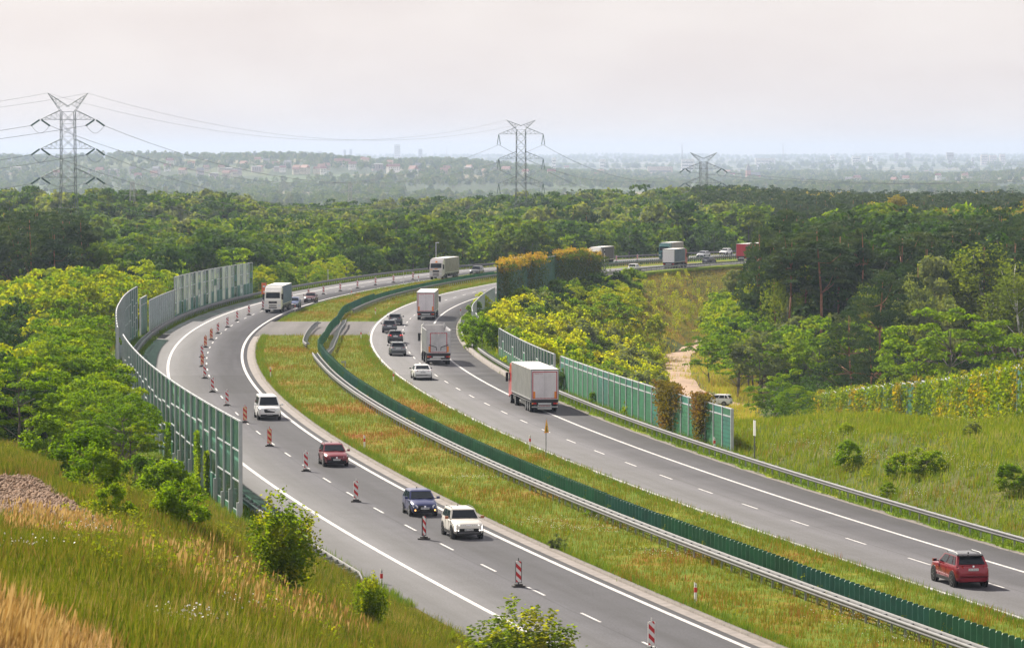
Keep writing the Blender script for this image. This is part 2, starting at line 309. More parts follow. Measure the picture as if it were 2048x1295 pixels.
strip('median_ground', E0, E1, lambda s: oLI(s)+1.5, lambda s: oRI(s)-.45, .012, meadow('median_meadow', G_MED, .055, .8, 0, fine=.5), step=4, jit=.15)
strip('verge_left', E0, E1, lambda s: 0*s-6.6, lambda s: 0*s-3.1, -.02, meadow('verge_meadow', G_SLOPE, .1, .8, 0, fine=.5), thick=.5)
strip('verge_right', E0, E1, lambda s: oRO(s)+3.0, lambda s: oRO(s)+6.2, -.02, meadow('bank_meadow', G_BANK, .1, .8, 0, fine=.5), thick=.5)
M_XING = asphalt('asphalt_crossover', (.072, .064, .066), 5.0)
strip('crossover_pavement', s_cr0, s_cr1, lambda s: oLI(s)+.55, lambda s: oRI(s)-.45, .022, M_XING)
# concrete gutter and kerb beside the median, thin worn gutter on the right shoulder
strip('gutter', E0, s_cr0-1, lambda s: oLI(s)+.55, lambda s: oLI(s)+1.2, .006, M_CONC)
strip('kerb', E0, s_cr0-1, lambda s: oLI(s)+1.2, lambda s: oLI(s)+1.5, .12, M_KERB, thick=.3)
strip('gutter', E0, E1, lambda s: oRO(s)+3.0, lambda s: oRO(s)+3.35, .02, M_KERB, thick=.2, jit=.3)
strip('kerb', s_cr1+60, E1, lambda s: oLI(s)+1.2, lambda s: oLI(s)+1.5, .1, M_KERB, thick=.3)
strip('gutter', 200, 300, lambda s: oRO(s)+3.1, lambda s: oRO(s)+3.5, .35, M_CONC, thick=.6)
# painted lines
strip('edge_line', E0, E1, -.14, .14, .004, M_PAINT)
strip('edge_line', E0, E1, lambda s: oLI(s)-.14, lambda s: oLI(s)+.14, .004, M_PAINT)
strip('edge_line', E0, E1, lambda s: oRI(s)-.12, lambda s: oRI(s)+.12, .004, M_PAINT)
strip('edge_line', E0, E1, lambda s: oRO(s)-.12, lambda s: oRO(s)+.12, .004, M_PAINT)
def dashes(name, off, phase, ds=12.0, ln=4.0, w=.075):
    V = []; Fc = []
    for s in np.arange(phase-108, 950, ds):
        q = RP(np.array([s, s+ln/2, s+ln]), off(np.array([s, s+ln/2, s+ln]))-w, .005); r = RP(np.array([s, s+ln/2, s+ln]), off(np.array([s, s+ln/2, s+ln]))+w, .005)
        b = len(V); V += list(q)+list(r); Fc += [(b, b+3, b+4, b+1), (b+1, b+4, b+5, b+2)]
    tag(link(name, np_mesh(name, V, Fc, [M_PAINT])), kind='structure')
pL = US(1073, 1190)[0]; pR = US(1514, 1017)[0]
dashes('lane_line', lambda s: oLI(s)*.5+.1, pL % 12, w=.07); dashes('lane_line', lambda s: oRI(s)+3.75, pR % 12, w=.07)
# ------------------------------------------------------------------ plants
def on_ground(px, py, ymax=1200):
    """where the view through a pixel of the photograph meets the ground"""
    u = (px-1024)/F; v = (647.5-py)/F; dy = math.cos(PIT)+v*math.sin(PIT); dz = -math.sin(PIT)+v*math.cos(PIT)
    ts = np.concatenate([np.arange(30, 500, .5), np.arange(500, ymax, 2)]); X = u*ts; Y = dy*ts; Z = H+dz*ts
    k = np.argmax(Z < gz(X, Y)); return float(X[k]), float(Y[k]), float(gz(X[k], Y[k]))
L_BROAD = leafmat('leaf_broad', (.042, .095, .012), (.105, .17, .020), (.18, .22, .03), .3)
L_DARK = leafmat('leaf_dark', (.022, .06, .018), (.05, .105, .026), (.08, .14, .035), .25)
L_LOC = leafmat('leaf_locust', (.13, .20, .008), (.25, .30, .008), (.36, .33, .010), .4)
L_LOCG = leafmat('leaf_locust_green', (.065, .14, .008), (.14, .23, .010), (.23, .29, .012), .38)
L_SUN = leafmat('leaf_sunny_shrub', (.20, .27, .008), (.34, .37, .010), (.42, .38, .02), .5)
L_GREY = leafmat('leaf_grey', (.10, .14, .07), (.17, .21, .11), (.23, .26, .15), .3)
L_PINE = leafmat('needle_pine', (.026, .058, .030), (.058, .10, .046), (.10, .135, .06), .12)
L_BIRCH = leafmat('leaf_birch', (.07, .115, .03), (.12, .165, .04), (.16, .19, .05), .35)
L_FLOW = leafmat('leaf_ochre', (.15, .15, .04), (.24, .21, .06), (.30, .24, .08), .3)  # ochre leaves; also paints the sunlit crowns at the back right
L_IVY = leafmat('leaf_ivy', (.08, .14, .010), (.19, .25, .012), (.32, .20, .02), .4)
L_BROWN = leafmat('leaf_brown', (.07, .06, .03), (.14, .10, .045), (.17, .13, .05), .25)
B_GREY = mat('bark_grey', (.13, .11, .09), .9, nz=(3, .4)); B_RED = mat('bark_pine', (.32, .15, .085), .9, nz=(2, .45)); B_WHITE = mat('bark_birch', (.55, .53, .48), .8, nz=(4, .6))
def leaf_mesh(name, P, N, sz, m, rs, asp=.6, tri=False, shuffle=None):
    n = len(P); N = N/np.maximum(np.linalg.norm(N, axis=1, keepdims=True), 1e-6); r = rs.normal(size=(n, 3)); T = np.cross(N, r); T /= np.maximum(np.linalg.norm(T, axis=1, keepdims=True), 1e-6); B = np.cross(N, T)
    s = sz*rs.uniform(.6, 1.35, (n, 1)); a = T*s*.5; b = B*s*.5*asp
    V = np.stack([P-a, P+b-a*.1, P+a, P-b-a*.1], 1).reshape(-1, 3); f = np.arange(4*n).reshape(n, 4)
    return np_mesh(name, V, f, [m])
def sphere_dirs(rs, n): v = rs.normal(size=(n, 3)); return v/np.linalg.norm(v, axis=1, keepdims=True)
def crown_blobs(rs, h, z0, z1, rx, nb, n, shape='round', br=.13, flat=.75):
    """leaf positions on many small clumps set through the crown"""
    C = []; R = []
    while len(C) < nb:
        d = sphere_dirs(rs, 1)[0]; q = rs.uniform(.25, 1)**.45
        if d[2] < -.55: continue
        t = d*q; zz_ = .5+.5*t[2]
        wz = {'round': 1, 'egg': 1.1-.45*zz_, 'cone': 1.15-zz_, 'wide': 1, 'top': .55+.6*zz_}[shape]
        C.append((t[0]*rx*wz*h, t[1]*rx*wz*h, (z0+(z1-z0)*zz_)*h)); R.append(h*br*rs.uniform(.6, 1.25))
    C = np.array(C); R = np.array(R); k = rs.choice(nb, n, p=(R**2)/np.sum(R**2)); d = sphere_dirs(rs, n); d[:, 2] = np.where(d[:, 2] < -.3, -d[:, 2]*.7, d[:, 2])
    q = rs.uniform(.72, 1.08, (n, 1)); P = C[k]+d*R[k][:, None]*q*np.array([1, 1, flat])
    return P, d*.8+rs.normal(size=(n, 3))*.45+np.array([0, 0, .25]), C
def trunk_mesh(name, rs, h, r, m, top=.8, limbs=None, lean=.02, n=6, flat=False):
    b = MB().mat(m); p = [Vector((0, 0, -.4))]; x = y = 0
    for i in range(1, 6):
        x += rs.normal()*lean*h; y += rs.normal()*lean*h; p.append(Vector((x, y, h*top*i/5)))
    for i in range(5): b.bar(p[i], p[i+1], r*(1-.16*i), n, r*(1-.16*(i+1)))
    if limbs is not None:
        for c in limbs:
            c = Vector(c.tolist()); k = min(4, max(1, int(c.z/(h*top)*5)-1)); a = p[k] if not flat else p[min(4, int(c.z/(h*top)*5))].lerp(p[min(5, int(c.z/(h*top)*5)+1)], .0); mid = a.lerp(c, .5)+Vector((0, 0, -.03*h)); b.bar(a, mid, r*.32, 4, r*.2); b.bar(mid, c, r*.2, 3, r*.06)
    return b.mesh(name, True)
PROTO = {}
def make_proto(kind, var, lod):
    key = (kind, var, lod)
    if key in PROTO: return PROTO[key]
    rs = np.random.RandomState(abs(hash((kind, var))) % 1000 if False else (sum(map(ord, kind))*31+var*7) % 9999); q = {0: 1.0, 1: .42, 2: .16}[lod]; ls = {0: 1.0, 1: 1.45, 2: 2.2}[lod]
    def fin(P, N, sz, m, bark, h, r, C=None, top=.75, asp=.6, lean=.015):
        lm = leaf_mesh(kind+'_crown', P, N, sz*ls, m, rs, asp); tm = trunk_mesh(kind+'_trunk', rs, h, r, bark, top, None if C is None or lod == 2 else C[::3], lean, 6 if lod < 2 else 4, kind in ('pine', 'fir'))
        PROTO[key] = (lm, tm, h); return PROTO[key]
    if kind in ('broad', 'dark', 'flow', 'grey'):
        m = {'broad': L_BROAD, 'dark': L_DARK, 'flow': L_FLOW, 'grey': L_GREY}[kind]; sh = ['round', 'egg', 'wide'][var % 3]
        P, N, C = crown_blobs(rs, 15, .16, .97, [.33, .3, .4][var % 3], 46, int(7500*q), sh, .085, .8); return fin(P, N, .42, m, B_GREY, 15, .22, C)
    if kind in ('locust', 'locustg'):
        m = L_LOC if kind == 'locust' else L_LOCG
        P, N, C = crown_blobs(rs, 10, .08, .97, .48, 60, int(7500*q), 'round', .075, .55); P[:, 2] -= .012*np.hypot(P[:, 0], P[:, 1])**2; return fin(P, N, .27, m, B_GREY, 10, .14, C)
    if kind == 'pine':
        z0 = [.5, .42, .58][var % 3]; P, N, C = crown_blobs(rs, 20, z0, .98, .17, 40, int(5500*q), ['egg', 'round', 'top'][var % 3], .05, .4); N = rs.normal(size=N.shape)+np.array([0, 0, .4]); return fin(P, N, .40, L_PINE, B_RED, 20, .2, C[::4], .93, .35, .006)
    if kind == 'fir':
        P, N, C = crown_blobs(rs, 12, .03, 1.0, .3, 70, int(7500*q), 'cone' if var % 2 else 'egg', .06, .6)
        N = rs.normal(size=N.shape)*np.array([1, 1, .25]); lm_ = fin(P, N, .30, L_PINE, B_RED, 12, .15, C, .95, .3, .008); return lm_
    if kind == 'birch':
        P, N, C = crown_blobs(rs, 16, .2, .97, .2, 30, int(1400*q), 'egg', .07, .9); k = rs.choice(len(P), int(6500*q)); hang = rs.uniform(0, 1, len(k))**1.1*3.6
        Q = P[k].copy(); Q[:, 2] -= hang; Q[:, :2] *= 1+.03*hang[:, None]; Q[:, :2] += rs.normal(size=(len(k), 2))*.08; Q[:, 2] = np.maximum(Q[:, 2], 1.5); return fin(Q, rs.normal(size=Q.shape)*np.array([1, 1, .3]), .25, L_BIRCH, B_WHITE, 16, .16, C, .9, .6)
    if kind in ('shrub', 'shrubg', 'shrubd', 'shrubb', 'shrubgrey'):
        m = {'shrub': L_SUN, 'shrubg': L_LOCG, 'shrubd': L_DARK, 'shrubb': L_BROWN, 'shrubgrey': L_GREY}[kind]
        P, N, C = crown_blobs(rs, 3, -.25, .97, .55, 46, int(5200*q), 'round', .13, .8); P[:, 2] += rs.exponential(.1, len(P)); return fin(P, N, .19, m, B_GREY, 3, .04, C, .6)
    if kind == 'sapling':
        # young birch-like bush seen close: small separate leaves on upright shoots
        sh = 46; A = rs.uniform(0, 2*PI, sh); rr = rs.uniform(.05, 1, sh)**.6; hh = (1.0-.4*rr**1.5)*rs.uniform(.62, 1.1, sh); ks = rs.choice(sh, int(7000*q)); t = rs.uniform(.08, 1, len(ks))**.75
        rad = 1.45*rr[ks]*np.sin(np.minimum(t*1.5, PI/2)); P = np.stack([np.cos(A[ks])*rad, np.sin(A[ks])*rad, 5*hh[ks]*t], 1)+rs.normal(size=(len(ks), 3))*np.where(t > .85, .1, .22)[:, None]
        P[:, 2] = np.maximum(P[:, 2], .1); N = rs.normal(size=P.shape)+np.array([0, 0, .5]); C = np.stack([np.cos(A)*1.4*rr, np.sin(A)*1.4*rr, 5*hh*.95], 1); return fin(P, N, .15, L_SAP, B_GREY, 5, .05, C*np.array([1, 1, .96]), .7, .75)
L_SAP = leafmat('leaf_sapling', (.08, .14, .015), (.18, .25, .02), (.30, .28, .03), .4, .8)
CATS = {'broad': ('broadleaf_tree', 'tree'), 'dark': ('broadleaf_tree', 'tree'), 'flow': ('flowering_tree', 'tree'), 'grey': ('willow_tree', 'tree'), 'locust': ('locust_tree', 'tree'), 'locustg': ('locust_tree', 'tree'), 'pine': ('pine_tree', 'pine tree'), 'fir': ('young_pine', 'pine tree'), 'birch': ('birch_tree', 'birch tree'), 'shrub': ('shrub', 'shrub'), 'shrubg': ('shrub', 'shrub'), 'shrubd': ('shrub', 'shrub'), 'shrubb': ('shrub', 'shrub'), 'shrubgrey': ('shrub', 'shrub'), 'sapling': ('birch_bush', 'bush')}
TREES = []
def plant(kind, x, y, h, label, group=None, z=None, w=1.0, var=None, lod=None):
    var = rnd.randrange(3) if var is None else var; lod = (0 if y < 480 else 1 if y < 820 else 2) if lod is None else lod
    lm, tm, ph = make_proto(kind, var, lod); nm, cat = CATS[kind]; z = float(gz(x, y)) if z is None else z
    o = empty(nm, (x, y, z), rnd.uniform(0, 2*PI), label, cat, group); k = h/ph; o.scale = (k*w, k*w, k)
    link('crown', lm, o); link('trunk', tm, o); TREES.append((x, y, h)); return o
def scatter(kinds, u0, u1, y0, y1, sp, h0, h1, label, group, ok=None, top=None, w=1.0):
    """trees on a jittered grid across a stretch of ground; label and group fit every one of them"""
    n = 0; y = y0
    while y < y1:
        u = u0-rnd.random()*sp/y
        while u < u1:
            yy = y+rnd.uniform(-.45, .45)*sp; x = u*yy+rnd.uniform(-.3, .3)*sp; s, o = inv(x, yy); s = float(s); o = float(o)
            if (o < -9 or o > float(oRO(s))+8) and (ok is None or ok(x, yy, s, o)):
                k = rnd.choice(kinds); z = float(gz(x, yy)); h = rnd.uniform(h0, h1)
                if top is not None: h = max(h0*.5, min(h1*1.3, (top+rnd.uniform(-2.0, 1.2))-z))
                g = label[CATS[k][0]] if isinstance(label, dict) else label
                plant(k, x, yy, h, g, group+(': '+CATS[k][0].replace('_', ' ')+'s'), z=z, w=w*rnd.uniform(.85, 1.15)); n += 1
            u += sp*rnd.uniform(.8, 1.2)/y
        y += sp*.85
    return n
# --- behind the left noise wall and the bend
LBL = lambda where, **k: {a: f'{b} {where}' for a, b in k.items()}
def bush_wall(x, y, s, o): return o < -7.5
scatter(['locustg', 'locust', 'locustg', 'dark'], -.127, -.083, 318, 356, 4.6, 9, 14, LBL('in the thicket below the near noise wall', locust_tree='bright yellow-green locust tree', broadleaf_tree='darker green broadleaf tree'), 'locusts below the near noise wall', lambda x, y, s, o: o < -9.5, top=6.0)
scatter(['locustg', 'locustg', 'locustg'], -.104, -.0805, 262, 420, 3.4, 6, 10, 'green locust bush growing right against the back of the left noise walls', 'locusts against the noise walls', lambda x, y, s, o: -10.5 < o < -6.4, top=6.6)
scatter(['locust', 'locustg'], -.104, -.09, 410, 500, 5.5, 8, 13, 'yellow-green locust tree close behind the curved stretch of noise wall', 'locusts behind the curved noise wall', lambda x, y, s, o: -26 < o < -10, top=2.6)
scatter(['locust', 'locust', 'locustg'], -.108, -.080, 515, 590, 6, 12, 17, 'tall sunlit locust tree rising behind the two left noise walls', 'sunlit locusts behind the noise walls', lambda x, y, s, o: o < -11, top=6.5)
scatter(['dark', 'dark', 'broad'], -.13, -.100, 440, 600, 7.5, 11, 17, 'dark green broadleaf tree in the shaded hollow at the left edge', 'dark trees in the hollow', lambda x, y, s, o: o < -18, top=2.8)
scatter(['pine'], -.13, -.107, 640, 760, 7, 18, 26, 'tall pine with reddish trunk at the left edge of the wood', 'pines at the left edge', top=12.5)
scatter(['locust', 'locustg', 'broad'], -.078, -.02, 630, 745, 6, 6, 10, LBL('close behind the guard rail of the left bend', locust_tree='low sunlit locust tree', broadleaf_tree='low green broadleaf tree'), 'low trees behind the bend', lambda x, y, s, o: -22 < o < -9, top=3.2)
scatter(['broad', 'broad', 'broad', 'dark', 'dark', 'locustg'], -.108, .0, 640, 800, 9.0, 14, 22, LBL('in the dense wood behind the left bend', broadleaf_tree='full green crowned tree', locust_tree='light green locust tree'), 'wood behind the bend', lambda x, y, s, o: o < -19, top=7.5)
scatter(['broad', 'broad', 'dark', 'grey', 'pine', 'locustg', 'broad'], -.13, .012, 810, 900, 13, 14, 22, LBL('in the middle of the wood, left of the far motorway', broadleaf_tree='green broadleaf tree', willow_tree='grey-green willow', pine_tree='dark pine', locust_tree='light green locust tree'), 'middle wood', lambda x, y, s, o: o < -11, top=8.5)
# --- the front of the wood behind the far motorway
scatter(['broad', 'dark', 'dark', 'broad', 'grey', 'locustg'], -.02, .062, 860, 1090, 14, 12, 18, LBL('in the wood right behind the far guard rail', broadleaf_tree='dark green broadleaf tree', willow_tree='silvery willow', locust_tree='bright green locust tree'), 'wood behind the far motorway', lambda x, y, s, o: o < -10, top=7.0)
scatter(['pine'], .05, .13, 1130, 1240, 8.5, 16, 19, 'slim pine with bare reddish trunk in the pinewood behind the far motorway', 'far pinewood', lambda x, y, s, o: o < -10, top=10.5)
scatter(['flow', 'birch', 'broad'], .071, .095, 1090, 1130, 9, 11, 13, LBL('before the pinewood behind the far motorway', flowering_tree='pale yellow-brown tree', birch_tree='pale birch', broadleaf_tree='round green tree'), 'pale trees before the pinewood', lambda x, y, s, o: o < -10)
# --- right-hand wood between the valley and the far motorway
scatter(['pine', 'fir', 'pine', 'dark'], .0745, .13, 590, 760, 8.5, 17, 24, LBL('in the dark wood on the right', pine_tree='tall dark pine', young_pine='dark bushy pine', broadleaf_tree='dark broadleaf tree'), 'dark wood on the right', lambda x, y, s, o: o > float(oRO(s))+30, top=11.5)
scatter(['broad', 'locustg', 'flow', 'pine'], .085, .13, 770, 930, 11, 17, 23, LBL('at the sunny back of the wood on the right', broadleaf_tree='green broadleaf tree', locust_tree='yellow-green locust tree', flowering_tree='ochre flowering tree', pine_tree='pine'), 'second row on the right', lambda x, y, s, o: o > float(oRO(s))+14, top=11.5)
scatter(['locustg', 'dark', 'locustg', 'grey'], .050, .092, 548, 640, 7.5, 8, 13, LBL('at the valley side of the right-hand wood, by the dirt track', locust_tree='green locust tree', broadleaf_tree='dark broadleaf tree', willow_tree='grey-green willow'), 'trees by the dirt track', lambda x, y, s, o: x > 29+(y-548)*.07 and not (.033 < x/y < .0465), top=-.5)
scatter(['locust', 'locustg'], .0495, .064, 650, 735, 7, 8, 12, 'sunlit locust tree at the head of the valley', 'locusts at the valley head', lambda x, y, s, o: x > 35, top=-.5)
def one(kind, px, top, y, label, w=1.0, var=None, group=None, lod=None, zb=None):
    x = (px-1024)*y/F; z = float(gz(x, y)) if zb is None else zb; zt = H-(top-308)*y/F; return plant(kind, x, y, zt-z, label, group, z=z, w=w, var=var, lod=lod)
one('locustg', 1905, 600, 505, 'broad bright green locust tree above the ivy wall, the widest crown on the right', 1.25, 0, lod=0)
one('locustg', 1830, 660, 500, 'smaller bright green locust left of the broadest crown, above the ivy wall', 1.0, 1, lod=0)
one('locustg', 2035, 650, 500, 'bright green locust cut by the right edge of the photo', 1.0, 2, lod=0)
one('fir', 1765, 545, 540, 'grey-green young pine with upright shoots left of the broad locust', 1.15, 0, lod=0)
one('fir', 1820, 520, 560, 'young pine with pale candles behind the broad green locust', 1.0, 1, lod=0)
one('fir', 1700, 620, 520, 'dark bushy pine standing over the left end of the ivy wall', 1.25, 2, lod=0)
one('fir', 1740, 680, 505, 'low blue-grey pine between the ivy wall and taller pines', 1.3, 0, lod=0)
one('birch', 1580, 478, 600, 'weeping birch with white trunk at the left end of the dark wood', 1.05, 0, lod=0)
one('birch', 1975, 470, 590, 'large weeping birch at the right edge of the wood', 1.6, 1, lod=0)
one('birch', 2040, 500, 580, 'weeping birch half out of the photo on the right', 1.4, 2, lod=0)
one('birch', 1735, 548, 570, 'small yellow birch before the dark pines', .9, 0, lod=0)
one('pine', 1638, 440, 585, 'tallest dark pine with a bare red trunk beside the weeping birch', 1.35, 0, lod=0)
one('pine', 1683, 450, 590, 'second tall pine right of the red trunked one', 1.3, 1, lod=0)
one('pine', 1800, 455, 600, 'dark pine with layered limbs above the young pines', 1.5, 2, lod=0)
one('pine', 1900, 440, 610, 'dark spreading pine top at the right of the wood', 1.5, 1, lod=0)
one('grey', 1862, 508, 580, 'blue-green round tree glowing between dark pines', .8, 1, lod=0)
one('grey', 1860, 550, 545, 'pale silvery willow behind the broad locust', .7, 2, lod=0)
one('pine', 1520, 458, 800, 'sunlit pine standing alone beside the far motorway', .95, 1, lod=0)
one('grey', 1475, 530, 720, 'pale silver-leaved tree under the lone pine', .7, 0, lod=0)
one('flow', 1776, 388, 880, 'golden tree towering over the right-hand wood', 1.0, 0, lod=0)  # golden leaf colour stands in for sunlight on this crown
one('locust', 1745, 420, 860, 'yellow-green tree left of the golden one', .7, 1, lod=1)
one('flow', 1990, 398, 860, 'orange-lit tree at the top right of the wood', .9, 2, lod=1)  # ochre leaf colour carries the orange sunlight on this crown
one('broad', 1950, 405, 850, 'sunlit green tree beside the orange-lit one', .9, 0, lod=1)
one('locustg', 1545, 740, 480, 'dark green locust behind the end of the green noise wall', 1.0, 0, lod=0)
one('locustg', 1590, 760, 470, 'leaning locust at the left end of the ivy wall', 1.0, 1, lod=0)
one('locustg', 1480, 690, 560, 'round green locust above the parked white car', 1.1, 2, lod=0)
one('locustg', 1420, 665, 590, 'green locust right of the dirt track', 1.1, 0, lod=0)
one('locust', 1500, 565, 640, 'tall sunlit locust left of the weeping birch', .75, 1, lod=0)
one('locustg', 1300, 700, 640, 'single small round tree in the sunny valley', .75, 1, lod=0)
scatter(['shrub', 'locust', 'shrub'], .016, .037, 560, 720, 7.0, 2.0, 3.8, LBL('in the open sunny valley', shrub='golden-green bush', locust_tree='small golden-green locust tree'), 'plants in the open valley', lambda x, y, s, o: o > float(oRO(s))+12)
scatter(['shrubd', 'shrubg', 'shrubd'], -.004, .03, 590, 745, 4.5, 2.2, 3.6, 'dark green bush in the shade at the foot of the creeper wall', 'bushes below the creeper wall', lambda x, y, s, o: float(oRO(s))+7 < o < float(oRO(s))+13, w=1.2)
# --- valley slope below the right carriageway
def slope(x, y, s, o): return o > float(oRO(s))+8
scatter(['locust', 'locust', 'locustg'], .011, .028, 640, 740, 5.5, 7, 11, 'bright yellow-green locust on the motorway slope below the ivy wall', 'locusts on the slope', lambda x, y, s, o: o > float(oRO(s))+9, top=.2)
scatter(['shrub', 'shrub', 'shrubg', 'shrubgrey'], -.006, .040, 430, 640, 6.0, 2.2, 4.6, 'yellow-green bush on the sunny slope below the right carriageway', 'bushes on the sunny slope', lambda x, y, s, o: slope(x, y, s, o) and x < 26 and not (.034 < x/y < .0465), w=1.2)
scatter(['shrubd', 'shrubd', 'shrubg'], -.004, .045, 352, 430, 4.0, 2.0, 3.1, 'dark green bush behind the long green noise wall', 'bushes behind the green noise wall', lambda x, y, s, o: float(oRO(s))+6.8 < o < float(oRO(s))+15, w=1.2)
scatter(['shrubg', 'shrubgrey', 'shrub'], .026, .056, 745, 800, 7, 2.5, 4.5, 'green bush on the embankment of the far motorway', 'bushes on the far embankment', lambda x, y, s, o: o > float(oRO(s))+18)
for px, py, h, k, lb in ((932, 632, 2.0, 'shrubg', 'bush leaning over the low noise wall by the bend'), (955, 618, 2.3, 'shrub', 'bright bush beside the low curved noise wall'), (985, 640, 2.6, 'shrub', 'yellow bush right of the low curved noise wall'), (940, 690, 3.6, 'shrubg', 'dense green bush filling the gap between two noise walls'), (962, 700, 3.6, 'shrubg', 'green bush at the left end of the glass noise wall'), (1135, 780, 2.4, 'shrubd', 'dark green bush against the noise wall behind the grey truck'),
                         (1270, 830, 1.9, 'shrubg', 'green bush before the ribbed green noise wall'), (1192, 806, 1.2, 'shrubg', 'small bush at the foot of the ribbed noise wall')):
    s_, o_ = US(px, py, 0); o_ = max(o_, float(oRO(s_))+4.6); q = rp(s_, o_); plant(k, q.x, q.y, h, lb, z=min(q.z, float(gz(q.x, q.y))+.3))
# --- foreground bank
def fg(kind, px, py, toppx, lb, w=1.0, var=None, group=None):
    x, y, z = on_ground(px, py); return plant(kind, x, y, (py-toppx)*y/F*1.02, lb, group, z=z-.05, w=w, var=var, lod=0)
fg('sapling', 566, 1190, 980, 'young birch bush in the middle of the left bank, its leaves over the road edge', 1.25, 0)
fg('sapling', 520, 1120, 1060, 'low leafy bush at the foot of the nearest noise wall post', .9, 1)
x_, y_ = .3, 166.; plant('sapling', x_, y_, 3.5, 'young birch bush cut by the bottom edge of the photo', z=float(gz(x_, y_))-.05, w=2.2, var=2, lod=0)
fg('sapling', 742, 1265, 1140, 'slender young birch on the bank left of the second birch bush', 1.0, 1)
fg('sapling', 905, 1300, 1255, 'tiny birch shoot at the bottom edge beside the road', .8, 2)
for i, (px, py, tp, k, lb) in enumerate(((95, 925, 850, 'shrubg', 'leafy bush on the crest, leftmost of the row'), (165, 965, 872, 'shrubg', 'tall leafy bush on the crest, left of the rubble patch'), (185, 985, 905, 'shrubg', 'round bush just left of the rubble patch'),
        (275, 1000, 930, 'shrubg', 'leafy bush right of the rubble patch'), (325, 1025, 935, 'shrubg', 'larger leafy bush right of the rubble patch'), (365, 1060, 975, 'shrubg', 'bush lowest in the row, close to the noise wall'), (228, 1040, 985, 'shrubg', 'small bush below the rubble patch'), (130, 905, 860, 'shrubgrey', 'pale bush behind the crest at the left'))):
    fg(k, px, py, tp-14, lb, 1.05, i % 3)
x_, y_, z_ = on_ground(15, 905); plant('locustg', x_-1, y_+14, 6.5, 'dark locust at the left edge behind the crest', w=1.2, lod=0)
fg('shrubg', 1185, 1042, 1018, 'flattened bright green bush beside the median barrier', 1.9, 0)
fg('shrubgrey', 1115, 1110, 1068, 'dark grey-green bush in the median above the kerb', .8, 1)
for i, (px, py, tp, k, w_, lb) in enumerate(((1700, 938, 885, 'shrubg', 1.0, 'green bush on the right bank, leftmost of the five'), (1793, 955, 905, 'shrubg', .9, 'small bush on the right bank, left of the broadest one'), (1848, 952, 898, 'shrubg', 1.4, 'broadest bush in the middle of the right bank'), (1775, 995, 968, 'shrubg', 1.3, 'low bush near the right guard rail'), (2028, 990, 930, 'shrubg', 1.1, 'green bush at the right edge of the bank'), (1690, 870, 845, 'shrubg', 1.2, 'bush at the foot of the ivy wall, left end'), (1945, 870, 842, 'shrubgrey', 1.1, 'grey-green bush at the foot of the ivy wall'))):
    fg(k, px, py, tp, lb, w_, i % 3)
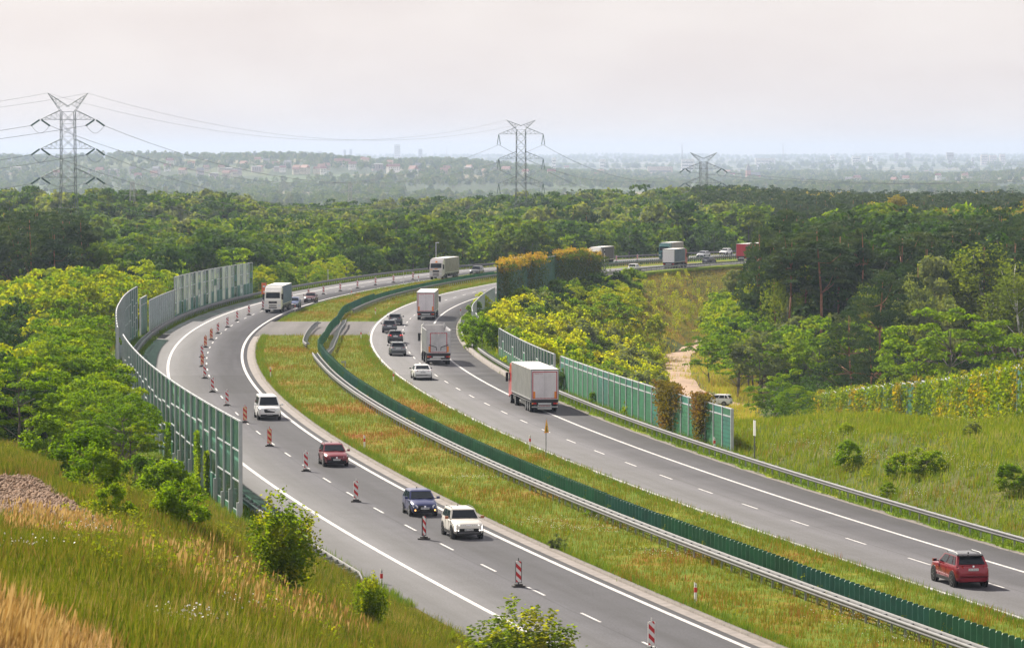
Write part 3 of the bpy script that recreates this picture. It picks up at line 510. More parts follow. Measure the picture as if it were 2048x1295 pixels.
# --- the far part of the wood, which reads as one mass
def forest_mass(name, kinds, n, u0, u1, y0, y1, top, hmin, ok, seed, kindtag='stuff', sc=1.0):
    rs = np.random.RandomState(seed); pts = []; base = []
    while len(pts) < n:
        y = math.sqrt(rs.uniform(y0*y0, y1*y1)); u = rs.uniform(u0, u1); x = u*y
        s, o = inv(x, min(y, 1600))
        if ok(x, y, float(s), float(o)): pts.append((x, y))
    P = np.array(pts); Z = gz(P[:, 0], P[:, 1]); me = bpy.data.meshes.new(name); me.vertices.add(n); me.vertices.foreach_set('co', np.stack([P[:, 0], P[:, 1], Z], -1).astype('f').ravel())
    at = me.attributes.new('tall', 'FLOAT', 'POINT'); t = top(P[:, 0], P[:, 1]) if callable(top) else top; hh = np.clip(t+rs.uniform(-2.5, 1.5, n)-Z, hmin, 26); at.data.foreach_set('value', hh.astype('f'))
    o = link(name, me); md = o.modifiers.new('trees', 'NODES'); g = bpy.data.node_groups.new(name, 'GeometryNodeTree'); md.node_group = g
    g.interface.new_socket('Geometry', in_out='INPUT', socket_type='NodeSocketGeometry'); g.interface.new_socket('Geometry', in_out='OUTPUT', socket_type='NodeSocketGeometry')
    gi = g.nodes.new('NodeGroupInput'); go = g.nodes.new('NodeGroupOutput'); prev = gi.outputs[0]; join = g.nodes.new('GeometryNodeJoinGeometry')
    rv = g.nodes.new('FunctionNodeRandomValue'); rv.data_type = 'INT'; rv.inputs['Min'].default_value = 0; rv.inputs['Max'].default_value = len(kinds)-1 if len(kinds) > 1 else 0; rv.inputs['Seed'].default_value = seed
    rr = g.nodes.new('FunctionNodeRandomValue'); rr.data_type = 'FLOAT_VECTOR'; rr.inputs[0].default_value = (0, 0, 0); rr.inputs[1].default_value = (0, 0, 6.28)
    na = g.nodes.new('GeometryNodeInputNamedAttribute'); na.data_type = 'FLOAT'; na.inputs[0].default_value = 'tall'
    for i, (k, v) in enumerate(kinds):
        lm, tm, ph = make_proto(k, v, 2); src = next((q for q in bpy.data.objects if q.data is lm), None); srt = next((q for q in bpy.data.objects if q.data is tm), None)
        if src is None: q_ = plant(k, (u0+u1)/2*y0, y0, 14, SRC_LABEL.get(k, 'tree at the front of the far wood'), var=v, lod=2, group='far wood edge'); src = q_.children[0]; srt = q_.children[1]
        ij = g.nodes.new('GeometryNodeJoinGeometry')
        for q in (src, srt):
            oi = g.nodes.new('GeometryNodeObjectInfo'); oi.transform_space = 'ORIGINAL'; oi.inputs[0].default_value = q; oi.inputs['As Instance'].default_value = False; g.links.new(oi.outputs['Geometry'], ij.inputs[0])
        eq = g.nodes.new('FunctionNodeCompare'); eq.data_type = 'INT'; eq.operation = 'EQUAL'; eq.inputs['B' if 'B' in eq.inputs else 3].default_value = 0
        [s_ for s_ in eq.inputs if s_.name == 'B' and s_.type == 'INT'][0].default_value = i; g.links.new(rv.outputs[2], [s_ for s_ in eq.inputs if s_.name == 'A' and s_.type == 'INT'][0])
        ip = g.nodes.new('GeometryNodeInstanceOnPoints'); g.links.new(prev, ip.inputs['Points']); g.links.new(eq.outputs[0], ip.inputs['Selection']); g.links.new(ij.outputs[0], ip.inputs['Instance']); g.links.new(rr.outputs[0], ip.inputs['Rotation'])
        dv = g.nodes.new('ShaderNodeMath'); dv.operation = 'DIVIDE'; dv.inputs[1].default_value = ph/sc; g.links.new(na.outputs[0], dv.inputs[0]); g.links.new(dv.outputs[0], ip.inputs['Scale']); g.links.new(ip.outputs[0], join.inputs[0])
    mp = g.nodes.new('GeometryNodeMeshToPoints'); g.links.new(gi.outputs[0], mp.inputs[0])
    for l in [l for l in g.links if l.from_node == gi and l.to_node != mp]: ts = l.to_socket; g.links.remove(l); g.links.new(mp.outputs[0], ts)
    g.links.new(join.outputs[0], go.inputs[0]); tag(o, kind=kindtag); return o
SRC_LABEL = {}
B9 = [('broad', 0), ('broad', 1), ('broad', 2), ('dark', 0), ('dark', 1), ('grey', 0), ('grey', 1), ('pine', 0), ('dark', 2)]
okL = lambda x, y, s, o: o < -12 or y > 1300
forest_mass('forest', B9, 1650, -.155, .06, 960, 1500, lambda x, y: 6.0+2.2*np.sin(x*.021+1)*np.cos(y*.013)+np.clip(x/y, -.02, .06)*50+np.clip(-x/y-.055, 0, .02)*200*np.clip((y-1060)/100, 0, 1), 9, okL, 3)
forest_mass('middle_forest', B9[:5]+[('locustg', 0)], 470, -.155, .03, 800, 985, 6.5, 11, lambda x, y, s, o: o < -14, 13)
forest_mass('pine_forest', [('pine', 0), ('pine', 1), ('pine', 2), ('flow', 1), ('pine', 0)], 1450, .045, .15, 1240, 1600, lambda x, y: 8.8+1.5*np.sin(x*.03), 14, okL, 5)
forest_mass('thicket', [('locustg', 0), ('dark', 1), ('shrubd', 0)], 500, .05, .135, 1080, 1240, -2, 3, okL, 6)
forest_mass('valley_woods', [('broad', 0), ('dark', 1), ('grey', 1), ('broad', 2)], 9500, -.16, .16, 2600, 9500, lambda x, y: gz(x, y)+11, 8, lambda x, y, s, o: math.sin(x*.006+y*.0021)+math.sin(y*.0043-x*.003+2) > (-1.1 if x < 200 and y > 4800 else -.35), 8, sc=1.3)
forest_mass('distant_woods', [('broad', 0), ('dark', 1)], 3900, -.16, .16, 9500, 25000, lambda x, y: gz(x, y)+14, 10, lambda x, y, s, o: math.sin(x*.0022+y*.0011)+math.sin(y*.0017-x*.001+1) > -.1, 9, sc=1.7)
print('TREES', len(TREES))
# ------------------------------------------------------------------ barriers, walls, posts
M_GALV = mat('galvanised', (.145, .145, .155), .75, metal=.05, nz=(1.5, .25)); M_GALVD = mat('galvanised_dull', (.30, .31, .33), .55, metal=.5, nz=(1.5, .25))
M_GREEN = mat('green_panel', (.022, .13, .062), .5, nz=(.6, .4)); M_GREENB = mat('green_blue_panel', (.02, .12, .09), .5, nz=(.6, .4)); M_WALLG = mat('green_absorber', (.008, .14, .06), .55, nz=(.5, .4)); M_WALLT = mat('teal_absorber', (.008, .14, .10), .55, nz=(.5, .4))
M_STEEL = mat('wall_steel', (.44, .46, .49), .6, metal=.05, nz=(1.0, .2)); M_DKGREEN = mat('dark_green_post', (.02, .08, .05), .5)
def glassmat(name, tint, opac, rough=.08, k=.22):
    m = bpy.data.materials.new(name); m.use_nodes = True; t = m.node_tree; t.nodes.clear()
    tr = nn(t, 'ShaderNodeBsdfTransparent'); tr.inputs[0].default_value = (*tint, 1); p = nn(t, 'ShaderNodeBsdfPrincipled', ins={'Roughness': rough}); ge = nn(t, 'ShaderNodeNewGeometry')
    nz = nn(t, 'ShaderNodeTexNoise', ins={'Scale': .5, 'Detail': 5.0}); t.links.new(ge.outputs['Position'], nz.inputs['Vector'])
    p.inputs['Base Color'].default_value = (tint[0]*k, tint[1]*k, tint[2]*k, 1); mr = nn(t, 'ShaderNodeMapRange', ins={1: .35, 2: .65, 3: opac-.14, 4: opac+.14}); t.links.new(nz.outputs[0], mr.inputs[0])
    mx = nn(t, 'ShaderNodeMixShader'); o = nn(t, 'ShaderNodeOutputMaterial'); t.links.new(mr.outputs[0], mx.inputs[0]); t.links.new(tr.outputs[0], mx.inputs[1]); t.links.new(p.outputs[0], mx.inputs[2]); t.links.new(mx.outputs[0], o.inputs[0]); return m
M_WGL = glassmat('wall_glass', (.45, .68, .58), .32); M_WGL2 = glassmat('wall_glass_clear', (.74, .84, .83), .36, k=.8)  # clear panes: pale base colour paints the reflected sky and backlight
M_WGL3 = glassmat('wall_glass_backlit', (.85, .92, .84), .62, .3, k=.85)  # whitish body paints the light showing through these panes
def sweep(name, s0, s1, o, prof, m, parent, step=2.0, smooth=False):
    """profile [(do, z)] swept along the road"""
    s = np.linspace(s0, s1, max(2, int((s1-s0)/step)+1)); oo = o(s) if callable(o) else np.full(len(s), float(o)); n = len(s); k = len(prof)
    V = np.concatenate([RP(s, oo+d, z) for d, z in prof]); i = np.arange(n-1); fs = []
    for j in range(k):
        j2 = (j+1) % k; fs.append(np.stack([j*n+i, j*n+i+1, j2*n+i+1, j2*n+i], -1))
    return link(name, np_mesh(name, V, np.concatenate(fs), [m], smooth=smooth), parent)
def wbeam(side): return [(side*a, b) for a, b in ((.0, .44), (.07, .49), (.07, .55), (.015, .60), (.07, .65), (.07, .71), (.0, .76), (-.02, .76), (-.02, .44))]
def many_parts(name, me_list, items, parent, limit=100):
    """items (mesh index, s, o, yaw offset, z); the ones nearest the camera become parts, the rest one part of kind stuff"""
    items = sorted(items, key=lambda q: q[1]); near = items[:limit]; rest = items[limit:]
    for k, s, o, ya, z in near:
        p = rp(s, o, z); c = link(name, me_list[k], parent); c.location = p; c.rotation_euler = (0, 0, -hd(s)+ya)
    if rest:
        V = []; Fc = []; MI = []; cache = {}
        for k, s, o, ya, z in rest:
            if k not in cache:
                me = me_list[k]; cache[k] = (np.array([v.co for v in me.vertices]), [tuple(f.vertices) for f in me.polygons], [f.material_index for f in me.polygons])
            v, f, mi = cache[k]; a = -hd(s)+ya; R = np.array([[math.cos(a), -math.sin(a), 0], [math.sin(a), math.cos(a), 0], [0, 0, 1]]); b = len(V)
            V += (v @ R.T+np.array(rp(s, o, z))).tolist(); Fc += [tuple(b+i for i in q) for q in f]; MI += mi
        me = bpy.data.meshes.new(name); me.from_pydata(V, [], Fc); [me.materials.append(m) for m in me_list[0].materials]; me.polygons.foreach_set('material_index', MI); me.update(); tag(link(name, me, parent), kind='stuff')
def post_mesh(side, h=.72, sp=True, m=M_GALVD):
    b = MB().mat(m).box(-.05, .05, -.03, .03, -.5, h)
    if sp: b.box(min(0, -side*.42), max(0, -side*.42), -.04, .04, .52, .68)
    return b.mesh('post')
def guard_rail(label, s0, s1, o, side, double=False, pitch=2.0, name='guard_rail', z=0.0):
    """side +1: the beam faces the side of growing offset"""
    g = empty(name, rp((s0+s1)/2, float(o((s0+s1)/2)) if callable(o) else o), 0, label, 'guard rail'); M_ = Matrix.Translation(g.location).inverted()
    of = (lambda s: o(s)) if callable(o) else (lambda s: 0*np.asarray(s, float)+o)
    def rel(c): c.matrix_parent_inverse = M_; return c
    rel(sweep('rail', s0, s1, of, [(a, b+z) for a, b in wbeam(side)], M_GALV, g))
    if double: rel(sweep('rail', s0, s1, lambda s: of(s)-side*.5, [(a, b+z) for a, b in wbeam(-side)], M_GALV, g))
    n0 = len(g.children); many_parts('post', [post_mesh(side)], [(0, s, float(of(s))-side*.09, 0, z) for s in np.arange(s0+.5, s1, pitch)], g)
    for c in list(g.children)[n0:]: c.matrix_parent_inverse = M_
    return g
fence_o = lambda s: np.interp(s, [-110, 60, 240, 277, 300, 347, 380, 408, 1000], [17.5, 17.1, 16.6, 16.3, 17.2, 17.8, 16.9, 16.9, 17.1])
guard_rail('short guard rail on the left bank, seen from behind between bush and reflector post', 26, 52, lambda s: np.interp(s, [26, 30, 60], [-4.6, -4.1, -4.0]), 1)
guard_rail('long guard rail round the outside of the left bend, between road and noise walls', 64, 1000, -3.6, 1, double=True)
guard_rail('guard rail along the right shoulder from the lower right corner to the glass noise wall', -100, 272, lambda s: oRO(s)+3.75, -1, double=False)
guard_rail('guard rail on the concrete gutter at the inside of the right bend', 278, 352, lambda s: oRO(s)+3.5, -1)
guard_rail('guard rail at the top of the embankment of the far motorway', 520, 1000, lambda s: oRO(s)+3.7, -1)
guard_rail('pale twin guard rail at the foot of the green glare screen in the median', -110, 262, lambda s: fence_o(s)-1.05, -1, double=True)
guard_rail('grey guard rail on the left of the median gap', 283, 345, lambda s: np.interp(s, [283, 290, 340, 345], [15.0, 14.6, 15.0, 15.3]), -1)
guard_rail('curved guard rail on the right of the median gap, its end turned into the screen', 262, 352, lambda s: np.interp(s, [262, 275, 300, 340, 352], [17.0, 17.9, 18.6, 18.9, 18.6]), 1)
guard_rail('guard rail behind the green glare screen past the median gap', 385, 1000, lambda s: fence_o(s)+.9, 1)
# glare screen of upright green blades
def blade(w, h, m): 
    b = MB().mat(m); b.prism([(-w/2, 0), (w/2, 0), (w/2, h-.06), (w/2-.05, h), (-w/2+.05, h), (-w/2, h-.06)], -.02, .02); return b.mesh('blade')
def glare_screen():
    p0 = rp(100, 17); g = empty('glare_screen', p0, 0, 'long green glare screen of upright blades winding through the whole median', 'glare screen'); M_ = Matrix.Translation(p0).inverted()
    bl = [blade(.30, 1.02, M_GREEN), blade(.30, .98, M_GREENB), blade(.30, .92, M_GREEN)]; [m.materials.clear() for m in bl]
    for m, q in zip(bl, (M_GREEN, M_GREENB, M_GREEN)): m.materials.append(M_GREEN); m.materials.append(M_GREENB)
    bl[1].polygons.foreach_set('material_index', [1]*len(bl[1].polygons)); it = []
    for s in np.arange(-110, 560, .82):
        if 268 < s < 270: continue
        r = math.sin(s*.13)+.6*math.sin(s*.031+1); k = 1 if r > .75 else 0
        it.append((k if s < 430 else 2, s, float(fence_o(s)), rnd.uniform(-.05, .05)+.15, .42 if s < 430 else .25))
    for s in np.arange(560, 980, 1.3): it.append((2, s, float(fence_o(s)), .1, 0.0))
    many_parts('blade', bl, it, g)
    sweep('rail', -110, 980, fence_o, [(-.04, .3), (.04, .3), (.04, .42), (-.04, .42)], M_GALVD, g)
    many_parts('post', [MB().mat(M_GALVD).box(-.05, .05, -.05, .05, -.4, .32).mesh('post')], [(0, s, float(fence_o(s)), 0, 0) for s in np.arange(-108, 980, 4)], g)
    for c in g.children: c.matrix_parent_inverse = M_
glare_screen()
# noise walls
def noise_wall(label, s0, s1, o, zt, style, bay=3.0, zb=-.5, face=-1, group=None):
    of = o if callable(o) else (lambda s: 0*np.asarray(s, float)+o); ztf = zt if callable(zt) else (lambda s: zt)
    p0 = rp(s0, float(of(s0))); g = empty('noise_wall', p0, 0, label, 'noise wall', group); n = max(1, round((s1-s0)/bay)); ss_ = np.linspace(s0, s1, n+1); Mi = Matrix.Translation(p0).inverted()
    def quadbox(b, sa, sb, z0, z1, th, off=0.0, ia=.0, ib=.0):
        P = []
        for d in (-th/2, th/2):
            for z in (z0, z1):
                for s in (sa+ia, sb-ib): P.append(rp(s, float(of(s))+d+off, z)-p0)
        b.poly(P, [(0, 1, 3, 2), (4, 6, 7, 5), (0, 2, 6, 4), (1, 5, 7, 3), (0, 4, 5, 1), (2, 3, 7, 6)])
    for i, s in enumerate(ss_):
        z = ztf(s); pm = {'ivy': M_DKGREEN}.get(style, M_STEEL); b = MB().mat(pm); c = rp(s, float(of(s)))-p0; a = -hd(s); R = Matrix.Translation(c) @ Matrix.Rotation(a, 4, 'Z')
        pw = .11 if style in ('glass', 'green', 'mixed') else .06; b.box(-pw, pw, -.07, .07, zb-.6, z+.03, R)
        if style == 'glass': b.box(face*.16-.09, face*.16+.09, -.08, .08, zb-.6, min(z, 1.0+.5*(i % 2)), R)
        b.build('post', g)
    for i in range(n):
        sa, sb = ss_[i], ss_[i+1]; z = min(ztf(sa), ztf(sb)); dz = zr(sa); 
        if style == 'glass':
            base = [.35, .5, .45, 1.6, .4, .9, .4][i % 7] if n > 8 else .5
            b = MB().mat(M_WALLG if i % 3 else M_WALLT); quadbox(b, sa, sb, zb, base, .1, 0, .03, .03); b.build('base_panel', g)
            b = MB().mat(M_WGL); quadbox(b, sa, sb, base, z-.05, .02, 0, .03, .03); b.build('glass_panel', g)
            b = MB().mat(M_STEEL); k = 3 if z > 4.5 else 2
            for q in range(k+1): zz_ = base+(z-base)*q/k+[0, .25, -.2][i//5 % 3]*(0 < q < k); quadbox(b, sa, sb, zz_-.045, zz_+.045, .07, 0, .12, .12)
            b.build('frame', g)
        elif style == 'clear':
            b = MB().mat(M_WGL2); quadbox(b, sa, sb, zb, z, .03, 0, .03, .03); b.build('glass_panel', g)
            b = MB().mat(M_STEEL)
            for q in (.25, .5, .75): w_ = sa+(sb-sa)*q; quadbox(b, w_-.05, w_+.05, .2, z, .06)
            quadbox(b, sa, sb, z-.04, z+.04, .06, 0, .12, .12); b.build('frame', g)
        elif style == 'patch':
            r = rnd.random(); lo = 2.2 if r < .35 else .6
            b = MB().mat(M_WALLT if r < .5 else M_WALLG); quadbox(b, sa, sb, zb, lo, .1, 0, .03, .03)
            if rnd.random() < .25: quadbox(b, sa, sb, z*.55, z*.72, .11, 0, .04, .04)
            b.build('base_panel', g); b = MB().mat([M_WGL2, M_WGL3, M_WGL2, M_WGL, M_WGL3][i % 5]); quadbox(b, sa, sb, lo, z, .02, 0, .03, .03); b.build('glass_panel', g)
            b = MB().mat(M_STEEL)
            for q in (.38, .7, 1): quadbox(b, sa, sb, z*q-.04, z*q+.04, .07, 0, .12, .12)
            b.build('frame', g)
        elif style == 'green':
            mm_ = M_WALLT if (i % 9) in (0, 8) else M_WALLG; b = MB().mat(mm_); zs = z*.80
            for q in range(9): quadbox(b, sa, sb, zb+(zs-zb)*q/9, zb+(zs-zb)*(q+.86)/9, .1, 0, .03, .03)
            quadbox(b, sa, sb, zb, zs, .05, 0, .04, .04); b.build('lower_panel', g)
            b = MB().mat(M_WALLT if i % 4 == 1 else M_WALLG); quadbox(b, sa, sb, zs+.1, z-.04, .08, 0, .03, .03); b.build('upper_panel', g)
            b = MB().mat(M_STEEL); quadbox(b, sa, sb, zs, zs+.1, .12, 0, .12, .12); quadbox(b, sa, sb, z-.04, z+.04, .1, 0, .12, .12); b.build('frame', g)
        elif style == 'mixed':
            b = MB().mat(M_WALLG); lo = 1.1 if i % 5 else 2.0; quadbox(b, sa, sb, zb, lo, .1, 0, .03, .03); b.build('base_panel', g)
            b = MB().mat(M_WGL); quadbox(b, sa, sb, lo, z, .02, 0, .03, .03); b.build('glass_panel', g)
            b = MB().mat(M_STEEL); quadbox(b, sa, sb, z-.04, z+.04, .08, 0, .12, .12); quadbox(b, sa, sb, lo-.04, lo+.04, .12, 0, .12, .12); b.build('frame', g)
        elif style == 'ivy':
            b = MB().mat(M_GREENB if i % 3 else M_GREEN); quadbox(b, sa, sb, zb-1.2, z, .1, 0, .03, .03); b.build('wall_panel', g)
            b = MB().mat(M_STEEL); quadbox(b, sa, sb, z-.03, z+.05, .13, 0, .12, .12); b.build('top_rail', g)
    return g
sL = lambda y: float(inv(np.interp(y, YY, XX)-4.9, y)[0])
noise_wall('tall glass noise wall nearest the camera, rising from the left bank', sL(247), sL(366), -4.95, 5.9, 'glass', 4.1)
noise_wall('tall grey-framed noise wall standing along the tightest part of the left bend', sL(384), sL(492), lambda s: np.interp(s, [200, 262, 300, 400], [-5.1, -5.2, -5.6, -5.6]), lambda s: float(np.interp(s, [200, 230, 300], [5.6, 6.3, 6.1])), 'glass', 4.0)
noise_wall('narrow green panel closing the gap between two left noise walls', sL(494), sL(505), -5.3, 4.6, 'green', 4.0)
noise_wall('low clear glass noise wall between the two tall ones on the left bend', sL(506), sL(545), -5.0, 3.95, 'clear', 3.0)
noise_wall('tall patched noise wall farthest along the left bend', sL(545), sL(632), -5.0, lambda s: float(np.interp(s, [360, 450], [5.7, 5.3])), 'patch', 3.0)
noise_wall('long ribbed green noise wall with silver posts beside the right carriageway', *sorted((float(US(1470, 904)[0])-0, sL(376)+4)), lambda s: oRO(s)+6.0, lambda s: float(np.interp(s, [120, 195], [3.2, 3.05])), 'green', 3.2, zb=-.3)
noise_wall('glass noise wall running behind the grey truck towards the bend', sL(378)+4, sL(441), lambda s: oRO(s)+5.6, 3.15, 'mixed', 2.6, zb=-.4)
noise_wall('short low noise wall post row just before the bend inside', sL(478), sL(492), lambda s: oRO(s)+5.2, 2.9, 'glass', 2.4)
noise_wall('low curved noise wall half hidden by bushes at the inside of the bend', sL(502), sL(606), lambda s: oRO(s)+5.0, lambda s: float(np.interp(s, [320, 380, 430], [2.75, 2.2, 2.4])), 'clear', 3.0)
noise_wall('tall dark green noise wall topped with orange creeper before the far motorway', sL(612), sL(742), lambda s: oRO(s)+4.9, lambda s: float(np.interp(s, [430, 520, 545, 560], [5.4, 5.0, 5.0, 4.0])), 'ivy', 3.2)
def ivy(name, label, s0, s1, of, zt, n, sz=.3, side=1, top=.6, m=L_IVY, cover=lambda s, z: True, dep=.35, mt=None):
    rs = np.random.RandomState(int(s0*7+n)); P = []; N = []
    while len(P) < n:
        s = rs.uniform(s0, s1); h = float(zt(s)) if callable(zt) else zt; z = rs.uniform(-.8, h+top*(.4+.6*math.sin(s*.9)*math.sin(s*.37+1))) if rs.rand() > .25 else h+rs.uniform(-.4, top)
        if not cover(s, z/h): continue
        o = float(of(s))+side*rs.uniform(.06, dep)*(1.0+.6*math.sin(s*1.3+z)) if z < h else float(of(s))+rs.uniform(-.4, .5); P.append(RP(s, o, z)); a = hd(s); N.append(np.array([math.cos(a)*side, -math.sin(a)*side, .5])+rs.normal(size=3)*.5)
    o = link(name, leaf_mesh(name, np.array(P), np.array(N), sz, m, rs)); return tag(o, label, kind='stuff')
L_IVYO = leafmat('leaf_creeper_orange', (.22, .20, .04), (.36, .25, .06), (.42, .20, .07), .35)
L_IVYD = leafmat('leaf_creeper_dark', (.045, .085, .014), (.085, .13, .02), (.13, .10, .03), .25)
sa, sb = sL(612), sL(742)
ivw = lambda s: oRO(s)+4.9
ivh = lambda s: np.interp(s, [430, 520, 545, 560], [5.4, 5.0, 5.0, 3.8])
ivy('creeper', 'orange-tipped creeper along the top of the tall dark green noise wall', sa, sb, ivw, lambda s: float(ivh(s))-.15+.5*math.sin(s*.31)*math.sin(s*.83+1)+.25*math.sin(s*2.1), 9000, .32, 1, .9, L_IVYO, lambda s, z: z > .88-.08*math.sin(s*.7) and not (503 < s < 514) and not (540 < s < 545), .8)
ivy('creeper', 'dark creeper hanging down the tall green noise wall', sa, sb, ivw, lambda s: float(ivh(s)), 15000, .34, 1, .4, L_IVYD, lambda s, z: (math.sin(s*.55)+math.sin(s*.17+1)+.5*math.sin(s*1.7+z) > .5) if s < 516 else True, 1.3)
# leafy bundles over the green noise wall
def bundle(label, px, s_half, zt, m, n, seed, of=lambda s: oRO(s)+6.0, zlo=-.2):
    s0 = US(*px)[0]; rs = np.random.RandomState(seed); t = rs.normal(size=n)*s_half*.45; z = zlo+(zt+.4-zlo)*rs.uniform(0, 1, n)**.6; t *= np.where(z < zt*.5, .6, 1); s = s0+t
    P = RP(s, of(s)-rs.uniform(-.5, .75, n)*np.sqrt(np.clip(1-(t/s_half/1.3)**2, 0, 1)), z); o = link('climbing_vine', leaf_mesh('climbing_vine', P, rs.normal(size=(n, 3))+np.array([-.8, 0, .5]), .22, m, rs)); return tag(o, label, 'vine')
L_VINE = leafmat('leaf_vine', (.07, .065, .022), (.13, .11, .03), (.20, .10, .05), .25)
bundle('large brown-green vine heaped over the ribbed green noise wall', (1335, 862), 5.2, 3.5, L_VINE, 5200, 3)
bundle('smaller vine with bare stems over the ribbed wall, nearer its end', (1412, 885), 3.0, 3.4, L_VINE, 3000, 4)
# creepers up the near wall
for i, (s_, w_, h_, lb) in enumerate(((sL(262), .8, 3.0, 'thin creeper strand climbing two posts near the front of the tall glass wall'), (sL(268), 1.8, 3.9, 'broad creeper climbing the middle of the near glass wall'), (sL(290), 2.5, 3.0, 'leafy creeper at the far end of the near glass wall'))):
    bundle(lb, (0, 0), w_, h_, L_SAP, 900, 20+i, lambda s: 0*s-5.15, -.4) if False else None
    rs = np.random.RandomState(40+i); n = 1300; t = rs.normal(size=n)*w_*.4; z = -.4+(h_+.4)*rs.uniform(0, 1, n); P = RP(s_+t*(1-.5*z/h_), -5.2-rs.uniform(0, .3, n), z)
    tag(link('climbing_vine', leaf_mesh('climbing_vine', P, rs.normal(size=(n, 3))+np.array([-1, -.4, .3]), .2, L_LOCG, rs)), lb, 'vine')
# the ivy covered wall on the right bank
IW = [(41.5, 268, 3.4), (39.6, 298, 2.3), (38.7, 310, 1.8), (40, 350, -1.1), (40.8, 400, -4.4), (39.2, 420, -5.8), (37.9, 460, -8.7), (37.6, 500, -11.5)]
def bank_wall():
    g = empty('noise_wall', (38.7, 310, 1.8), 0, 'stepped teal noise wall smothered in ivy on the right bank', 'noise wall'); Mi = Matrix.Translation(g.location).inverted()
    pts = [Vector(IW[0])]
    for a, b in zip(IW[:-1], IW[1:]):
        a = Vector(a); b = Vector(b); n = max(1, round((b-a).length/4.2)); pts += [a.lerp(b, i/n) for i in range(1, n+1)]
    P = []; N = []; rs = np.random.RandomState(5)
    for i, (a, b) in enumerate(zip(pts[:-1], pts[1:])):
        za = float(gz(a.x, a.y)); zt = max(a.z, b.z)+4.0; bb = MB().mat(M_WALLT); d = (b-a).normalized(); nr = Vector((-d.y, d.x, 0)); nr.normalize(); q = [a-nr*.05, b-nr*.05, b+nr*.05, a+nr*.05]
        zlo = min(float(gz(a.x, a.y)), float(gz(b.x, b.y)))-.5
        bb.poly([(p.x, p.y, zlo) for p in q]+[(p.x, p.y, zt) for p in q], [(0, 1, 2, 3), (4, 7, 6, 5), (0, 4, 5, 1), (1, 5, 6, 2), (2, 6, 7, 3), (3, 7, 4, 0)]); o = bb.build('wall_panel', g); o.matrix_parent_inverse = Mi
        pb = MB().mat(M_STEEL).box(a.x-.12, a.x+.12, a.y-.1, a.y+.1, zlo, zt+.12); pb.bar((a.x, a.y, zt+.05), (b.x, b.y, zt+.05), .09); o = pb.build('post', g); o.matrix_parent_inverse = Mi
        gap = (i % 4 == 2)
        for _ in range(900 if not gap else 130):
            t = rs.rand(); c = a.lerp(b, t); z = rs.uniform(zlo+.3, zt+.35+.5*math.sin(c.y*.8)*math.sin(c.y*.23)); off = rs.uniform(.05, .75)*(1+.5*math.sin(c.y*1.1+z)) if z < zt else rs.uniform(-.4, .6)
            side = nr if nr.x < 0 else -nr; v = c+side*off; P.append((v.x, v.y, z)); N.append(np.array(side)+rs.normal(size=3)*.55+np.array([0, 0, .5]))
    tag(link('ivy', leaf_mesh('ivy', np.array(P), np.array(N), .3, L_IVY, rs)), 'thick yellow-green ivy hanging over the teal wall on the right bank', kind='stuff')
bank_wall()
# ------------------------------------------------------------------ marker boards, reflector posts, poles, signs
def stripes(name, red, white, dirn=1, per=.42):
    m = bpy.data.materials.new(name); m.use_nodes = True; t = m.node_tree; p = t.nodes['Principled BSDF']; p.inputs['Roughness'].default_value = .35
    tc = nn(t, 'ShaderNodeTexCoord'); sx = nn(t, 'ShaderNodeSeparateXYZ'); t.links.new(tc.outputs['Object'], sx.inputs[0])
    a = nn(t, 'ShaderNodeMath', operation='MULTIPLY_ADD', ins={1: dirn*1.0}); t.links.new(sx.outputs[0], a.inputs[0]); t.links.new(sx.outputs[2], a.inputs[2])
    b = nn(t, 'ShaderNodeMath', operation='MULTIPLY_ADD', ins={1: 1/per, 2: 10.0}); t.links.new(a.outputs[0], b.inputs[0]); c = nn(t, 'ShaderNodeMath', operation='FRACT'); t.links.new(b.outputs[0], c.inputs[0])
    d = nn(t, 'ShaderNodeMath', operation='GREATER_THAN', ins={1: .5}); t.links.new(c.outputs[0], d.inputs[0]); mx = nn(t, 'ShaderNodeMix', data_type='RGBA'); mx.inputs[6].default_value = (*white, 1); mx.inputs[7].default_value = (*red, 1)
    t.links.new(d.outputs[0], mx.inputs[0]); t.links.new(mx.outputs[2], p.inputs['Base Color']); return m
M_STR = stripes('board_stripes', (.55, .015, .02), (.78, .74, .72)); M_STRO = stripes('board_stripes_orange', (.60, .03, .015), (.78, .55, .30))
M_RUB = mat('rubber_base', (.045, .04, .038), .9, nz=(5, .4)); M_DKPL = mat('dark_plastic', (.03, .032, .036), .5); M_WHP = mat('white_plastic', (.74, .73, .71), .5, nz=(6, .1)); M_REDP = mat('red_reflective', (.55, .02, .02), .4)
def board_meshes(ms, back):
    b = MB().mat(ms); b.prism([(-.135, 0), (.135, 0), (.135, 1.0), (.10, 1.06), (-.10, 1.06), (-.135, 1.0)], -.018, .018); bm_ = b.mesh('board')
    f = MB().mat(back)
    f.box(-.16, -.135, -.03, .03, -.02, 1.04); f.box(.135, .16, -.03, .03, -.02, 1.04); f.box(-.16, .16, -.03, .03, -.05, -.02); f.box(-.02, .02, -.02, .02, 1.06, 1.22)
    s = MB().mat(M_RUB).box(-.32, .32, -.2, .2, 0, .08).box(-.2, .2, -.12, .12, .08, .16).box(-.03, .03, -.03, .03, .16, .25); return bm_, f.mesh('frame'), s.mesh('base')
BM = {0: board_meshes(M_STR, M_WHP), 1: board_meshes(M_STRO, M_REDP), 2: board_meshes(M_STR, M_DKPL)}
